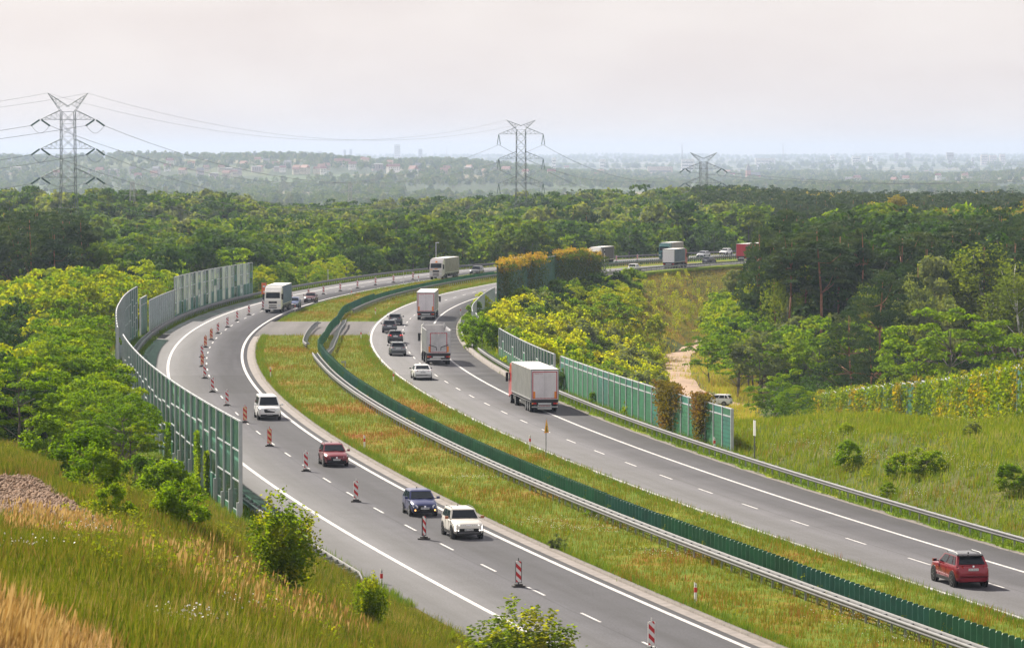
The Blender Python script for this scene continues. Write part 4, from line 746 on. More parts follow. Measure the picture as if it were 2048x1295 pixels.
def marker(px, py, kind, label, group=None, ya=0.0, s=None, o=None):
    if s is None: s, o = US(px, py, float(zr(US(px, py)[0])))
    p = rp(s, o, .004); g = empty('marker_board', p, -hd(s)*.6+ya, label, 'marker board', group); bm_, fm, bs = BM[kind]
    for n, me in (('board', bm_), ('frame', fm)): c = link(n, me, g); c.location = (0, 0, .26)
    link('base', bs, g); return g
MK = [(1303, 1301, 0, 'white framed striped board cut by the bottom edge of the photo', .0), (1037, 1173, 2, 'striped board in a dark frame, first one left of the bottom edge', .1), (848, 1078, 2, 'striped board turned so that its dark side shows, before the cream car', .75), (712, 1003, 0, 'striped board standing left of the dark blue car', 0), (612, 942, 0, 'striped board just left of the dark red car', 0), (539, 892, 1, 'orange-tinted striped board right below the white van', 0),
      (490, 845, 1, 'orange striped board of which only the top shows over the glass wall', 0), (454, 811, 0, 'striped board showing over the glass wall, left of the white van', 0), (425, 784, 0, 'first whole striped board above the glass wall', 0), (409.5, 756.5, 0, 'striped board leaning a little, second above the glass wall', .1), (404.5, 733, 1, 'orange striped board at the outermost point of the row, lower of the touching pair', 0), (404, 714, 0, 'striped board at the outermost point of the row, upper of the touching pair', 0),
      (411, 694.5, 1, 'orange striped board above the touching pair', 0), (422.5, 679.5, 1, 'second orange striped board above the touching pair', 0), (436, 667, 0, 'striped board where the row turns towards the white truck', 0), (455, 654.5, 0, 'fourth striped board left of the white truck', 0), (474.5, 641.5, 0, 'third striped board left of the white truck', 0), (498, 630, 0, 'second striped board left of the white truck', 0), (526, 619, 0, 'striped board right beside the white truck', 0)]
for px, py, k, lb, ya in MK: marker(px, py, k, lb, ya=ya)
for px, py, lb in ((583, 603, 'striped board behind the half hidden blue car'), (617, 594, 'striped board behind the small dark red car'), (647, 588.5, 'striped board first right of the small dark red car'), (680.5, 582, 'second striped board right of the small dark red car'), (715, 576.5, 'third striped board right of the small dark red car'), (751, 570, 'third striped board left of the grey truck with orange marks'), (787, 565, 'second striped board left of the grey truck with orange marks'), (826, 559, 'striped board next to the grey truck with orange marks'), (1233, 523, 'far striped board right of the white truck beyond the creeper wall'), (1275, 520.5, 'far striped board left of the teal truck')):
    marker(px, py, 0, lb)
# tall orange panel behind the white truck
g = empty('roadworks_sign', rp(*US(528, 606, 0), 0), 0, 'tall orange panel on a post beside the white truck', 'sign'); b = MB().mat(mat('orange_paint', (.75, .17, .06), .5)); b.box(-.36, .36, -.03, .03, 1.3, 3.0); b.build('panel', g)
MB().mat(M_GALVD).box(-.05, .05, -.04, .04, 0, 1.3).build('post', g); MB().mat(M_WHP).box(-.18, .18, -.05, -.04, 2.35, 2.6).box(-.1, .1, -.05, -.04, 1.6, 1.8).build('symbol', g)
def refl_post(px, py, label, yaw=0.0, red_low=False, z=None):
    s, o = US(px, py, 0); p = rp(s, o, 0) if z is None else Vector((U(px, py, z).x, U(px, py, z).y, z)); g = empty('reflector_post', p, -hd(s)+yaw, label, 'reflector post')
    b = MB().mat(M_WHP); b.poly([(-.06, -.05, -.1), (.06, -.05, -.1), (.06, .05, -.1), (-.06, .05, -.1), (-.06, -.05, 1.08), (.06, -.05, 1.0), (.06, .05, 1.0), (-.06, .05, 1.08)], [(0, 1, 5, 4), (1, 2, 6, 5), (2, 3, 7, 6), (3, 0, 4, 7), (4, 5, 6, 7)]); b.build('post', g)
    MB().mat(M_REDP).box(-.066, .066, -.056, .056, .58, .82).build('band', g); MB().mat(mat('reflector_grey', (.35, .33, .34), .3)).box(-.03, .03, -.062, -.056, .88, .95).build('reflector', g)
for q in ((1391, 1207, 'reflector post in the median nearest the camera'), (729, 898, 'reflector post in the median right of the dark red car'), (541, 755, 'reflector post in the median above the white van'), (1060, 898, 'reflector post beside the yellow triangular sign'), (787, 764, 'reflector post left of the white saloon'), (722, 678, 'reflector post left of the row of four cars'), (751, 630, 'reflector post at the inside of the bend above the row of cars'),
          (837, 561, 'reflector post under the grey truck with orange marks'), (703, 592, 'reflector post in the far median grass'), (590, 622, 'reflector post right of the white truck'), (1429, 902, 'reflector post before the end of the ribbed green wall'), (921, 630, 'reflector post by the low curved noise wall')): refl_post(*q)
x_, y_, z_ = on_ground(763, 1190); g_ = refl_post(763, 1178, 'reflector post on the left bank past the end of the short guard rail', z=z_)
def pole(px, py, top, label, r=.07, name='pole', head=None, m=None, z=0.0, cat='pole'):
    p = U(px, py, z); h = H-(top-308)*p.y/F-z; g = empty(name, p, 0, label, cat); MB().mat(m or M_GALV).bar((0, 0, -.5), (0, 0, h), r, 8, r*.6).build('pole', g)
    if head: head(g, h)
    return g
def lamp_head(g, h): MB().mat(M_WHP).box(-.1, .55, -.15, .15, h-.08, h+.06).build('lamp_head', g)
pole(872, 541, 485, 'slim white lamp post behind the grey truck with orange marks', .1, 'street_lamp', lamp_head, M_WHP, cat='street lamp')
pole(1209, 541, 498, 'slim pale pole at the edge of the far carriageway', .08, m=M_WHP, head=lambda g, h: MB().mat(M_DKPL).box(-.12, .12, -.12, .12, h-.7, h-.3).build('box', g))
pole(656, 562, 538, 'short leaning pale pole behind the left guard rail', .07, m=M_WHP); pole(807, 566, 542, 'thin pale pole before the left guard rail', .04, m=M_WHP)
g = pole(1509, 918, 838, 'grey sign post with its plate seen edge-on past the end of the green wall', .055, 'sign_post', z=.1, cat='sign'); hh_ = 2.9; MB().mat(M_WHP).box(-.02, .02, -.3, .3, 1.7, 2.8).build('plate', g); g.rotation_euler.z = .2
# yellow warning triangle on its pole
g = empty('warning_sign', rp(*US(1092, 913), 0), math.radians(68), 'yellow triangular roadworks sign on a pole in the median grass', 'sign'); MB().mat(M_GALVD).bar((0, 0, -.3), (0, 0, 1.85), .035, 8).build('pole', g)
MB().mat(mat('sign_orange', (.78, .30, .02), .4)).prism([(-.45, 1.75), (.45, 1.75), (0, 2.75)], -.05, -.03).build('border', g); MB().mat(mat('sign_yellow', (.85, .52, .02), .4)).prism([(-.33, 1.84), (.33, 1.84), (0, 2.58)], -.056, -.05).build('plate', g)
b = MB().mat(M_DKPL)
for (x0, z0, x1, z1) in ((-.02, 2.16, .02, 1.98), (.02, 1.98, .1, 1.86), (.02, 1.98, -.06, 1.86), (-.02, 2.12, -.13, 2.0), (-.13, 2.0, -.2, 1.88)): b.bar((x0, -.062, z0), (x1, -.062, z1), .022, 4)
b.bar((-.03, -.062, 2.18), (-.03, -.062, 2.26), .04, 6); b.build('pictogram', g)
# ------------------------------------------------------------------ vehicles
M_GLS = mat('car_glass', (.008, .013, .020), .06, spec=.2); M_TYRE = mat('tyre', (.016, .016, .017), .95, spec=.1); M_RIM = mat('rim_alloy', (.45, .46, .48), .35, metal=.8); M_RIMD = mat('rim_dark', (.05, .05, .055), .4, metal=.4)
M_BLK = mat('black_trim', (.016, .016, .018), .6, spec=.25); M_LAMP = mat('headlamp', (.75, .78, .82), .1, spec=.9); M_DRL = mat('running_light', (1, .95, .9), .3, emit=1.6); M_FOG = mat('fog_lamp_lit', (1, .45, .12), .3, emit=2.5)
M_TAIL = mat('tail_lamp', (.45, .01, .015), .2); M_BRK = mat('brake_lamp_lit', (.9, .03, .02), .3, emit=1.2); M_PLATE = mat('plate_white', (.72, .73, .74), .5); M_INK = mat('ink_black', (.02, .02, .02), .6); M_CHR = mat('chrome', (.7, .7, .72), .15, metal=1.0); M_ORG = mat('orange_marking', (.85, .27, .02), .4); M_TXR = mat('red_marking', (.48, .02, .04), .5)
def paint(name, c, metal=.3, rough=.32): return mat('paint_'+name, c, rough, metal*.6, coat=.5)
def text_mesh(txt, size, m):
    cu = bpy.data.curves.new('t', 'FONT'); cu.body = txt; cu.size = size; cu.align_x = 'CENTER'; cu.align_y = 'CENTER'; cu.resolution_u = 1; o = bpy.data.objects.new('t', cu); COL.objects.link(o)
    me = bpy.data.meshes.new_from_object(o.evaluated_get(bpy.context.evaluated_depsgraph_get())); bpy.data.objects.remove(o); bpy.data.curves.remove(cu); me.materials.clear(); me.materials.append(m); return me
def lettering(parent, txt, size, m, loc, face, name='lettering'):
    """face: +1 reads from the front (+x), -1 from the rear, 'l' from the left side"""
    o = link(name, text_mesh(txt, size, m), parent); o.location = loc; o.rotation_euler = {1: (PI/2, 0, PI/2), -1: (PI/2, 0, -PI/2), 'l': (PI/2, 0, PI), 'r': (PI/2, 0, 0)}[face]; return o
def place(px, py, L, towards, z=None, ax=.8):
    q = U(px, py, 0 if z is None else z)
    if z is None:
        for _ in range(3): zz_ = float(zr(inv(q.x, q.y)[0])); q = U(px, py, zz_)
    s, o = inv(q.x, q.y); a = hd(float(s)); f = Vector((math.sin(a), math.cos(a), 0)); c = q+f*(L/2-ax); s2, o2 = inv(c.x, c.y); a2 = hd(float(s2)); c.z = float(zr(s2)) if z is None else z
    return c+Vector((0, 0, .004)), PI/2-a2+(PI if towards else 0)
WHEELS = {}
def wheel(parent, x, y, r, w, rim, side, sub=True):
    k = (r, w, rim.name)
    if k not in WHEELS:
        t = MB().mat(M_TYRE); t.cyl((0, 0), r, -w/2, w/2, 24); t.cyl((0, 0), r*.93, w/2, w/2+.012, 24, r*.9); t.cyl((0, 0), r*.93, -w/2-.012, -w/2, 24, r*.93)
        d = MB().mat(rim); d.cyl((0, 0), r*.2, w/2+.012, w/2+.03, 10)
        for i in range(5):
            a = 2*PI*i/5; M_ = Matrix.Rotation(a, 4, 'Y'); d.box(.08*r, r*.66, w/2+.012, w/2+.026, -r*.09, r*.09, M_)
        n = 20; P = []
        for rr in (r*.62, r*.72): P += [(rr*math.cos(2*PI*i/n), w/2+.02, rr*math.sin(2*PI*i/n)) for i in range(n)]
        d.poly(P, [(i, (i+1) % n, n+(i+1) % n, n+i) for i in range(n)]); WHEELS[k] = (t.mesh('wheel', False), d.mesh('rim'))
    t, d = WHEELS[k]; o = link('wheel', t, parent); o.location = (x, y, r); o.rotation_euler = (0, 0, 0 if side > 0 else PI)
    if sub: link('rim', d, o)
    return o
def car(label, px, py, towards, col, L=4.3, Wd=1.8, Ht=1.55, hood=.92, belt=.98, wsb=.85, wst=.25, rrt=-1.55, rrb=-1.95, tail=1.0, r=.33, rim=None, clad=False, roofcol=None, rails=False, plate='', kind='car', z=None, yaw=None, lights='slim', zb=.22, name=None, tailh=.86, fogs=False, brake=False, simple=False, group=None, mirror=None, logo=None, spoiler=False):
    rim = rim or M_RIM; w = Wd/2-.02; pos, rz = place(px, py, L, towards, z)
    if yaw is not None: rz = yaw
    g = empty(name or {'car': 'car', 'van': 'van'}.get(kind, 'car'), pos, rz, label, kind, group); X = L/2; hf = hood-.16
    st = [(X, .78, hf-.22), (X-.06, .86, hf-.05), (X-.22, .93, hf+.03), (X-.55, .98, hf+.09), (wsb, 1.0, belt-.02), (0, 1.0, belt), (rrb+.3, 1.0, belt+.02), (-X+.35, .97, tail), (-X+.1, .93, tail-.04), (-X+.02, .86, tail-.16), (-X, .80, tail-.42)]
    V = []; Fc = []; 
    for x, f, zt in st:
        hw = w*f; e = .1 if abs(x) > X-.1 else 0; b0 = zb+e*.6
        ring = [(0, b0), (.8*hw, b0), (.96*hw, b0+.09), (hw, b0+.28), (hw*.985, zt-.2), (hw*.95, zt-.07), (hw*.84, zt-.01), (hw*.5, zt+.02), (0, zt+.03)]
        ring = ring+[(-y, zz_) for y, zz_ in ring[-2:0:-1]]; V += [(x, y, zz_) for y, zz_ in ring]
    n = 16
    for i in range(len(st)-1):
        for j in range(n): Fc.append((i*n+j, i*n+(j+1) % n, (i+1)*n+(j+1) % n, (i+1)*n+j))
    Fc += [tuple(range(n))[::-1], tuple(range((len(st)-1)*n, len(st)*n))]
    b = MB().mat(col); b.poly(V, Fc)
    # cabin, roof
    cb = w*.94; ct = w*.76; zt = Ht-.05
    def ring4(x0, x1, hw, zz_): return [(x0, -hw, zz_), (x0, hw, zz_), (x1, hw, zz_), (x1, -hw, zz_)]
    b.poly(ring4(wsb, rrb, cb, belt-.03)+ring4(wst, rrt, ct, zt-.04), [(0, 1, 5, 4), (1, 2, 6, 5), (2, 3, 7, 6), (3, 0, 4, 7)]); body = b.build('body', g, True)
    try: body.data.shade_auto_smooth
    except Exception: pass
    md = body.modifiers.new('edge', 'EDGE_SPLIT'); md.split_angle = math.radians(38)
    rf = MB().mat(roofcol or col); rf.poly(ring4(wst+.05, rrt-.05, ct+.02, zt-.05)+ring4(wst-.02, rrt+.02, ct-.01, zt+.0)+ring4(wst-.22, rrt+.2, ct-.16, zt+.045), [(0, 1, 5, 4), (1, 2, 6, 5), (2, 3, 7, 6), (3, 0, 4, 7), (4, 5, 9, 8), (5, 6, 10, 9), (6, 7, 11, 10), (7, 4, 8, 11), (8, 9, 10, 11)])
    rf.mat(M_BLK); rf.box(rrt+.25, rrt+.33, -.03, .03, zt+.03, zt+.1)
    if spoiler: rf.mat(roofcol or col).box(rrt-.22, rrt+.05, -ct+.06, ct-.06, zt-.07, zt-.02)
    rf.build('roof', g)
    def lerp3(a, b_, t): return tuple(a[i]+(b_[i]-a[i])*t for i in range(3))
    def pane(nm, A, B, C_, D, u0, u1, v0, v1, off, mm=M_GLS):
        # A,B bottom, C,D top (C over B)
        def P(u, v): q = lerp3(lerp3(A, B, u), lerp3(D, C_, u), v); return tuple(q[i]+off[i] for i in range(3))
        MB().mat(mm).poly([P(u0, v0), P(u1, v0), P(u1-.01, v1), P(u0+.01, v1)], [(0, 1, 2, 3)]).build(nm, g)
    zB = belt-.0
    A, B = (wsb, -cb, zB), (wsb, cb, zB); D, C_ = (wst, -ct, zt-.04), (wst, ct, zt-.04); pane('windscreen', A, B, C_, D, .05, .95, .04, .95, (.012, 0, .012))
    A, B = (rrb, -cb, zB), (rrb, cb, zB); D, C_ = (rrt, -ct, zt-.04), (rrt, ct, zt-.04); pane('rear_window', A, B, C_, D, .08, .92, .14, .92, (-.012, 0, .012))
    for sg in (-1, 1):
        A, B = (wsb, sg*cb, zB), (rrb, sg*cb, zB); D, C_ = (wst, sg*ct, zt-.04), (rrt, sg*ct, zt-.04)
        for u0, u1 in ((.07, .44), (.47, .76), (.79, .93)): pane('side_window', A, B, C_, D, u0, u1, .08, .88, (0, sg*.012, .004))
    # patches that follow the nose or the tail
    def xs(y, zz_, end):
        f = abs(y)/w; x = X-np.interp(f, [0, .78, .86, .93, .98, 1], [0, 0, .06, .22, .55, .9]); top = hf if end > 0 else tail-.05; ex = max(0, zz_-(top-.22))*(.35 if end > 0 else .12)
        return end*(x-ex)
    def patch(nm, polys, end, mm, off=.012, parent=None, mirror_=False):
        o = None
        for sg in ((1, -1) if mirror_ else (1,)):
            b_ = MB().mat(mm)
            for pl in polys:
                P = [(xs(y, zz_, end)+end*off, sg*y, zz_) for y, zz_ in pl]; b_.poly(P, [tuple(range(len(P)))])
                Q = [(xs(y, zz_, end)-end*.03, sg*y, zz_) for y, zz_ in pl]; k = len(P); b_.poly(P+Q, [(i, (i+1) % k, k+(i+1) % k, k+i) for i in range(k)])
            o = b_.build(nm, parent or g)
        return o
    R4 = lambda y0, y1, z0, z1: [(y0, z0), (y1, z0), (y1, z1), (y0, z1)]
    # dark glass seams, sills and arches
    sl = MB().mat(M_BLK)
    for sg in (-1, 1):
        y0 = sg*(w+.004)
        sl.box(-X+.95, X-.95, min(y0-.05*sg, y0), max(y0-.05*sg, y0), zb, zb+(.17 if clad else .08))
        for xd in (wsb-.35, (wsb+rrb)/2+.05): sl.box(xd-.006, xd+.006, min(sg*(w-.02), sg*(w+.002)), max(sg*(w-.02), sg*(w+.002)), zb+.15, belt-.15)
    sl.build('sill', g)
    xf, xr = X-.82, -X+.78
    for x in (xf, xr):
        for sg in (-1, 1):
            ar = MB().mat(M_BLK); ra = r+(.09 if clad else .05); ar.cyl((x, r+.01), ra, *sorted((sg*(w-.12), sg*(w+.006))), 22); ar.build('wheel_arch', g); wheel(g, x, sg*(w-.10), r, .22, rim, sg, not simple)
    # nose
    zc = hf-.14
    patch('bumper', [R4(-.78*w, .78*w, zb+.06, zb+.24)], 1, M_BLK)
    patch('grille', [[(-.42*w, zc-.26), (.42*w, zc-.26), (.5*w, zc-.06), (.46*w, zc+.02), (-.46*w, zc+.02), (-.5*w, zc-.06)]] if lights != 'band' else [R4(-.9*w, .9*w, zc-.01, zc+.09), R4(-.62*w, .62*w, zb+.22, zc-.14)], 1, M_BLK)
    if lights == 'band':
        patch('headlight', [R4(.62*w, .92*w, zc+.01, zc+.07), R4(.84*w, .9*w, zc-.28, zc-.0)], 1, M_DRL, .022, mirror_=True); patch('emblem', [R4(-.12*w, .12*w, zc+.02, zc+.07)]+[R4(k*w, (k+.06)*w, zc+.03, zc+.055) for k in (.2, .32, .44, -.5, -.38, -.26)], 1, M_CHR, .022)
        patch('skid_plate', [[(-.7*w, zb+.12), (.7*w, zb+.12), (.8*w, zb+.2), (-.8*w, zb+.2)]], 1, mat('grey_plastic', (.16, .16, .17), .6), .02); patch('fog_light', [R4(.66*w, .72*w, zb+.24, zb+.3)], 1, M_DRL, .025, mirror_=True)
    elif lights == 'slim': patch('headlight', [[(.5*w, zc-.04), (.84*w, zc+.02), (.92*w, zc+.12), (.6*w, zc+.06)]], 1, M_LAMP, .016, mirror_=True)
    else: patch('headlight', [[(.56*w, zc-.12), (.86*w, zc-.1), (.93*w, zc+.12), (.66*w, zc+.08), (.54*w, zc)]], 1, M_LAMP, .016, mirror_=True)
    if fogs: patch('fog_light', [R4(.68*w, .76*w, zb+.16, zb+.24)], 1, M_FOG, .03, mirror_=True)
    if lights != 'band': patch('emblem', [[(.07*w*math.cos(2*PI*i/8), zc-.03+.055*math.sin(2*PI*i/8)) for i in range(8)]], 1, M_CHR, .022)
    pz = zb+.25 if kind != 'van' else zb+.2
    if towards or simple: patch('licence_plate', [R4(-.26, .26, pz, pz+.115)], 1, M_PLATE, .026)
    # tail
    zt2 = tailh-.1
    patch('taillight', [[(.58*w, zt2), (.92*w, zt2-.02), (.96*w, zt2+.12), (.6*w, zt2+.1)]], -1, M_BRK if brake else M_TAIL, .016, mirror_=True); patch('rear_bumper', [R4(-.84*w, .84*w, zb+.08, zb+.24)]+([R4(-.84*w, .84*w, zb+.24, zb+.36)] if clad else []), -1, M_BLK)
    patch('rear_emblem', [[(.06*w*math.cos(2*PI*i/8), zt2+.1+.05*math.sin(2*PI*i/8)) for i in range(8)]], -1, M_CHR, .02)
    pzr = zt2-.12
    if not towards: patch('licence_plate', [R4(-.26, .26, pzr, pzr+.115)], -1, M_PLATE, .026)
    if plate:
        f = 1 if towards else -1; pz_ = (pz if towards else pzr)+.058; lettering(g, plate, .115, M_INK, (f*(X+.04 if towards else X+.034), 0, pz_), f, 'plate_lettering')
    for sg in (-1, 1):
        m_ = MB().mat(mirror or col); x0 = wsb-.12; m_.box(x0-.05, x0+.11, *sorted((sg*(w+.05), sg*(w+.24))), belt+.0, belt+.15); m_.mat(M_BLK).box(x0, x0+.05, *sorted((sg*(w-.06), sg*(w+.06))), belt+.01, belt+.05); m_.mat(M_GLS).box(x0-.056, x0-.05, *sorted((sg*(w+.07), sg*(w+.22))), belt+.02, belt+.13); m_.build('mirror', g)
        if rails: MB().mat(M_BLK if roofcol is None else M_GALVD).tube([(wst-.15, sg*(ct-.06), zt+.02), (wst-.3, sg*(ct-.06), zt+.085), (rrt+.3, sg*(ct-.06), zt+.085), (rrt+.12, sg*(ct-.06), zt+.02)], .02).build('roof_rail', g)
    if not simple:
        wi = MB().mat(M_BLK)
        for yy in (-.35, .25): wi.bar((wsb-.0, yy, belt+.03), (wsb-.1, yy+.42, belt+.1), .012, 4)
        wi.build('wiper', g)
        # driver and passenger dimly seen through the glass are left to the dark glass itself
    return g
P_W = paint('white', (.82, .82, .82), 0, .3); P_RED = paint('dark_red', (.20, .006, .02), .35, .28); P_BLUE = paint('dark_blue', (.012, .022, .12), .4, .28); P_CREAM = paint('cream', (.66, .63, .58), .2, .35); P_GRAPH = paint('graphite', (.10, .11, .125), .6, .35); P_GREY = paint('grey', (.20, .215, .23), .6, .35); P_DK = paint('dark_grey', (.055, .057, .065), .5, .35); P_BLK = paint('black', (.015, .015, .018), .3, .25); P_SIL = paint('silver', (.42, .44, .47), .7, .35); P_MAR = paint('maroon', (.10, .02, .03), .4, .35); P_LB = paint('mid_blue', (.08, .12, .26), .4, .35); P_RS = paint('bright_red', (.26, .004, .018), .4, .25)
car('cream SUV with black cladding and copper mirrors, lowest of the oncoming cars', 933, 1076, True, P_CREAM, 4.35, 1.84, 1.66, 1.08, 1.1, .85, .35, -1.75, -2.0, 1.12, .36, M_RIMD, True, None, True, 'SBB WN45', lights='band', mirror=mat('copper_trim', (.35, .13, .07), .4, .5), zb=.26)
car('dark blue hatchback with lit orange fog lamps, above the cream SUV', 846, 1031, True, P_BLUE, 3.95, 1.72, 1.53, .97, 1.02, .95, .25, -1.5, -1.85, 1.05, .31, None, False, None, False, 'SWD 05866', lights='big', fogs=True)
car('dark red crossover with roof rails, alone between white van and blue hatchback', 671, 932, True, P_RED, 4.28, 1.77, 1.54, 1.0, 1.02, .8, .1, -1.5, -1.95, 1.05, .35, M_RIM, True, None, True, 'DPL 81WG', lights='slim')
car('white passenger van coming towards the camera beside the kerb', 538, 839, True, P_W, 5.1, 1.95, 1.96, 1.2, 1.18, 1.72, 1.12, -2.42, -2.5, 1.2, .34, None, False, None, False, 'DW 3PT78', 'van', lights='big', name='van', zb=.26)
car('mid blue car half hidden behind the white truck', 586, 615, True, P_LB, 4.2, 1.75, 1.48, lights='big')
car('small dark maroon car following the white truck', 620, 604.5, True, P_MAR, 4.1, 1.75, 1.46, lights='big')
car('dark grey SUV in front of the creeper wall on the far left carriageway', 950, 550, True, P_GRAPH, 4.6, 1.85, 1.68, 1.05, 1.08, .8, .2, -1.9, -2.1, 1.1, .36, None, True, rails=True)
car('white saloon on the far left carriageway right of the teal truck', 1402, 515, True, P_SIL, 4.5, 1.8, 1.45, lights='big', simple=True)
car('white hatchback on the far left carriageway, farthest of the pale cars', 1447, 509.5, True, P_W, 4.4, 1.8, 1.5, simple=True)
car('white van of which only the roof shows above the orange creeper', 1032, 541, True, P_W, 5.6, 2.0, 2.55, 1.3, 1.25, 2.0, 1.5, -2.7, -2.76, 1.3, .35, kind='van', name='van', simple=True)
car('bright red SUV with black roof at the lower right', 1937, 1172, False, P_RS, 4.6, 1.85, 1.70, 1.1, 1.1, .95, .2, -1.72, -2.08, 1.12, .37, M_RIMD, True, P_BLK, True, 'SK 3K214', tailh=1.1, zb=.27, spoiler=True)
car('white saloon behind the tipper truck on the right carriageway', 845, 759, False, P_W, 4.75, 1.83, 1.47, .96, .96, .9, .15, -1.15, -1.85, 1.02, .34, None, False, plate='SB 4412K', tailh=.95)
car('light grey estate, last and lowest of the row of four grey cars', 796, 711, False, P_GREY, 4.5, 1.8, 1.5, tailh=.98, rails=True, plate='SG 7120', spoiler=True)
car('black hatchback with brake lights on, third in the row of four', 791, 686, False, P_DK, 4.25, 1.8, 1.5, tailh=1.0, brake=True, spoiler=True)
car('grey crossover keeping left, second in the row of four', 779, 665, False, P_GRAPH, 4.4, 1.82, 1.58, tailh=1.0, clad=True, rails=True)
car('graphite hatchback, farthest of the row of four', 790, 650, False, P_GRAPH, 4.3, 1.8, 1.5, tailh=1.0, spoiler=True)
car('small white hatchback driving away on the embankment of the far motorway', 1266, 543, False, P_W, 4.0, 1.75, 1.5, tailh=.98, simple=True, spoiler=True)
car('dark grey saloon driving away behind the far truck', 1414, 527, False, P_GRAPH, 4.5, 1.8, 1.46, simple=True)
xq, yq, zq = 1437, 810, None
cx_ = (1436-1024)*527/F; cz_ = float(gz(cx_, 527))
cpark = car('small white hatchback parked by the wood behind the end of the green wall', 1436, 810, False, P_W, 3.65, 1.64, 1.5, 1.0, .98, 1.0, .3, -1.45, -1.72, 1.0, .29, None, False, None, False, tailh=1.02, z=0, yaw=math.radians(162), spoiler=True)
cpark.location = (cx_, 527, H-(811-308)*527/F)
# ---- trucks
def box_bev(b, x0, x1, y0, y1, z0, z1, r=.06):
    p = [(y0+r, z0), (y1-r, z0), (y1, z0+r), (y1, z1-r), (y1-r, z1), (y0+r, z1), (y0, z1-r), (y0, z0+r)]; n = 8
    V = [(x0+.0, y, z) for y, z in p]+[(x1, y, z) for y, z in p]; b.poly(V, [(i, (i+1) % n, n+(i+1) % n, n+i) for i in range(n)]+[tuple(range(n-1, -1, -1)), tuple(range(n, 2*n))]); return b
def tarp_mat(name, c, c2=None):
    m = mat(name, c, .5); t = m.node_tree; p = t.nodes['Principled BSDF']; tc = nn(t, 'ShaderNodeTexCoord'); wv = nn(t, 'ShaderNodeTexWave', ins={'Scale': .62, 'Distortion': .6, 'Detail': 1.0}); t.links.new(tc.outputs['Object'], wv.inputs['Vector'])
    bp = nn(t, 'ShaderNodeBump', ins={'Strength': .45, 'Distance': .25}); t.links.new(wv.outputs[0], bp.inputs['Height']); t.links.new(bp.outputs[0], p.inputs['Normal'])
    n1 = nn(t, 'ShaderNodeTexNoise', ins={'Scale': .9, 'Detail': 5.0}); mr = nn(t, 'ShaderNodeMapRange', ins={1: .3, 2: .7, 3: .75, 4: 1.15}); vm = nn(t, 'ShaderNodeVectorMath', operation='SCALE'); vm.inputs[0].default_value = c
    t.links.new(tc.outputs['Object'], n1.inputs['Vector']); t.links.new(n1.outputs[0], mr.inputs[0]); t.links.new(mr.outputs[0], vm.inputs['Scale']); t.links.new(vm.outputs[0], p.inputs['Base Color']); return m
M_DOOR = mat('trailer_door', (.74, .69, .72), .45, nz=(1.2, .12)); M_ROOFW = mat('trailer_roof', (.66, .64, .62), .6, nz=(.8, .15)); M_ALU = mat('aluminium', (.50, .50, .52), .35, metal=.7, nz=(1.2, .2)); M_CHAS = mat('chassis', (.03, .03, .033), .7)
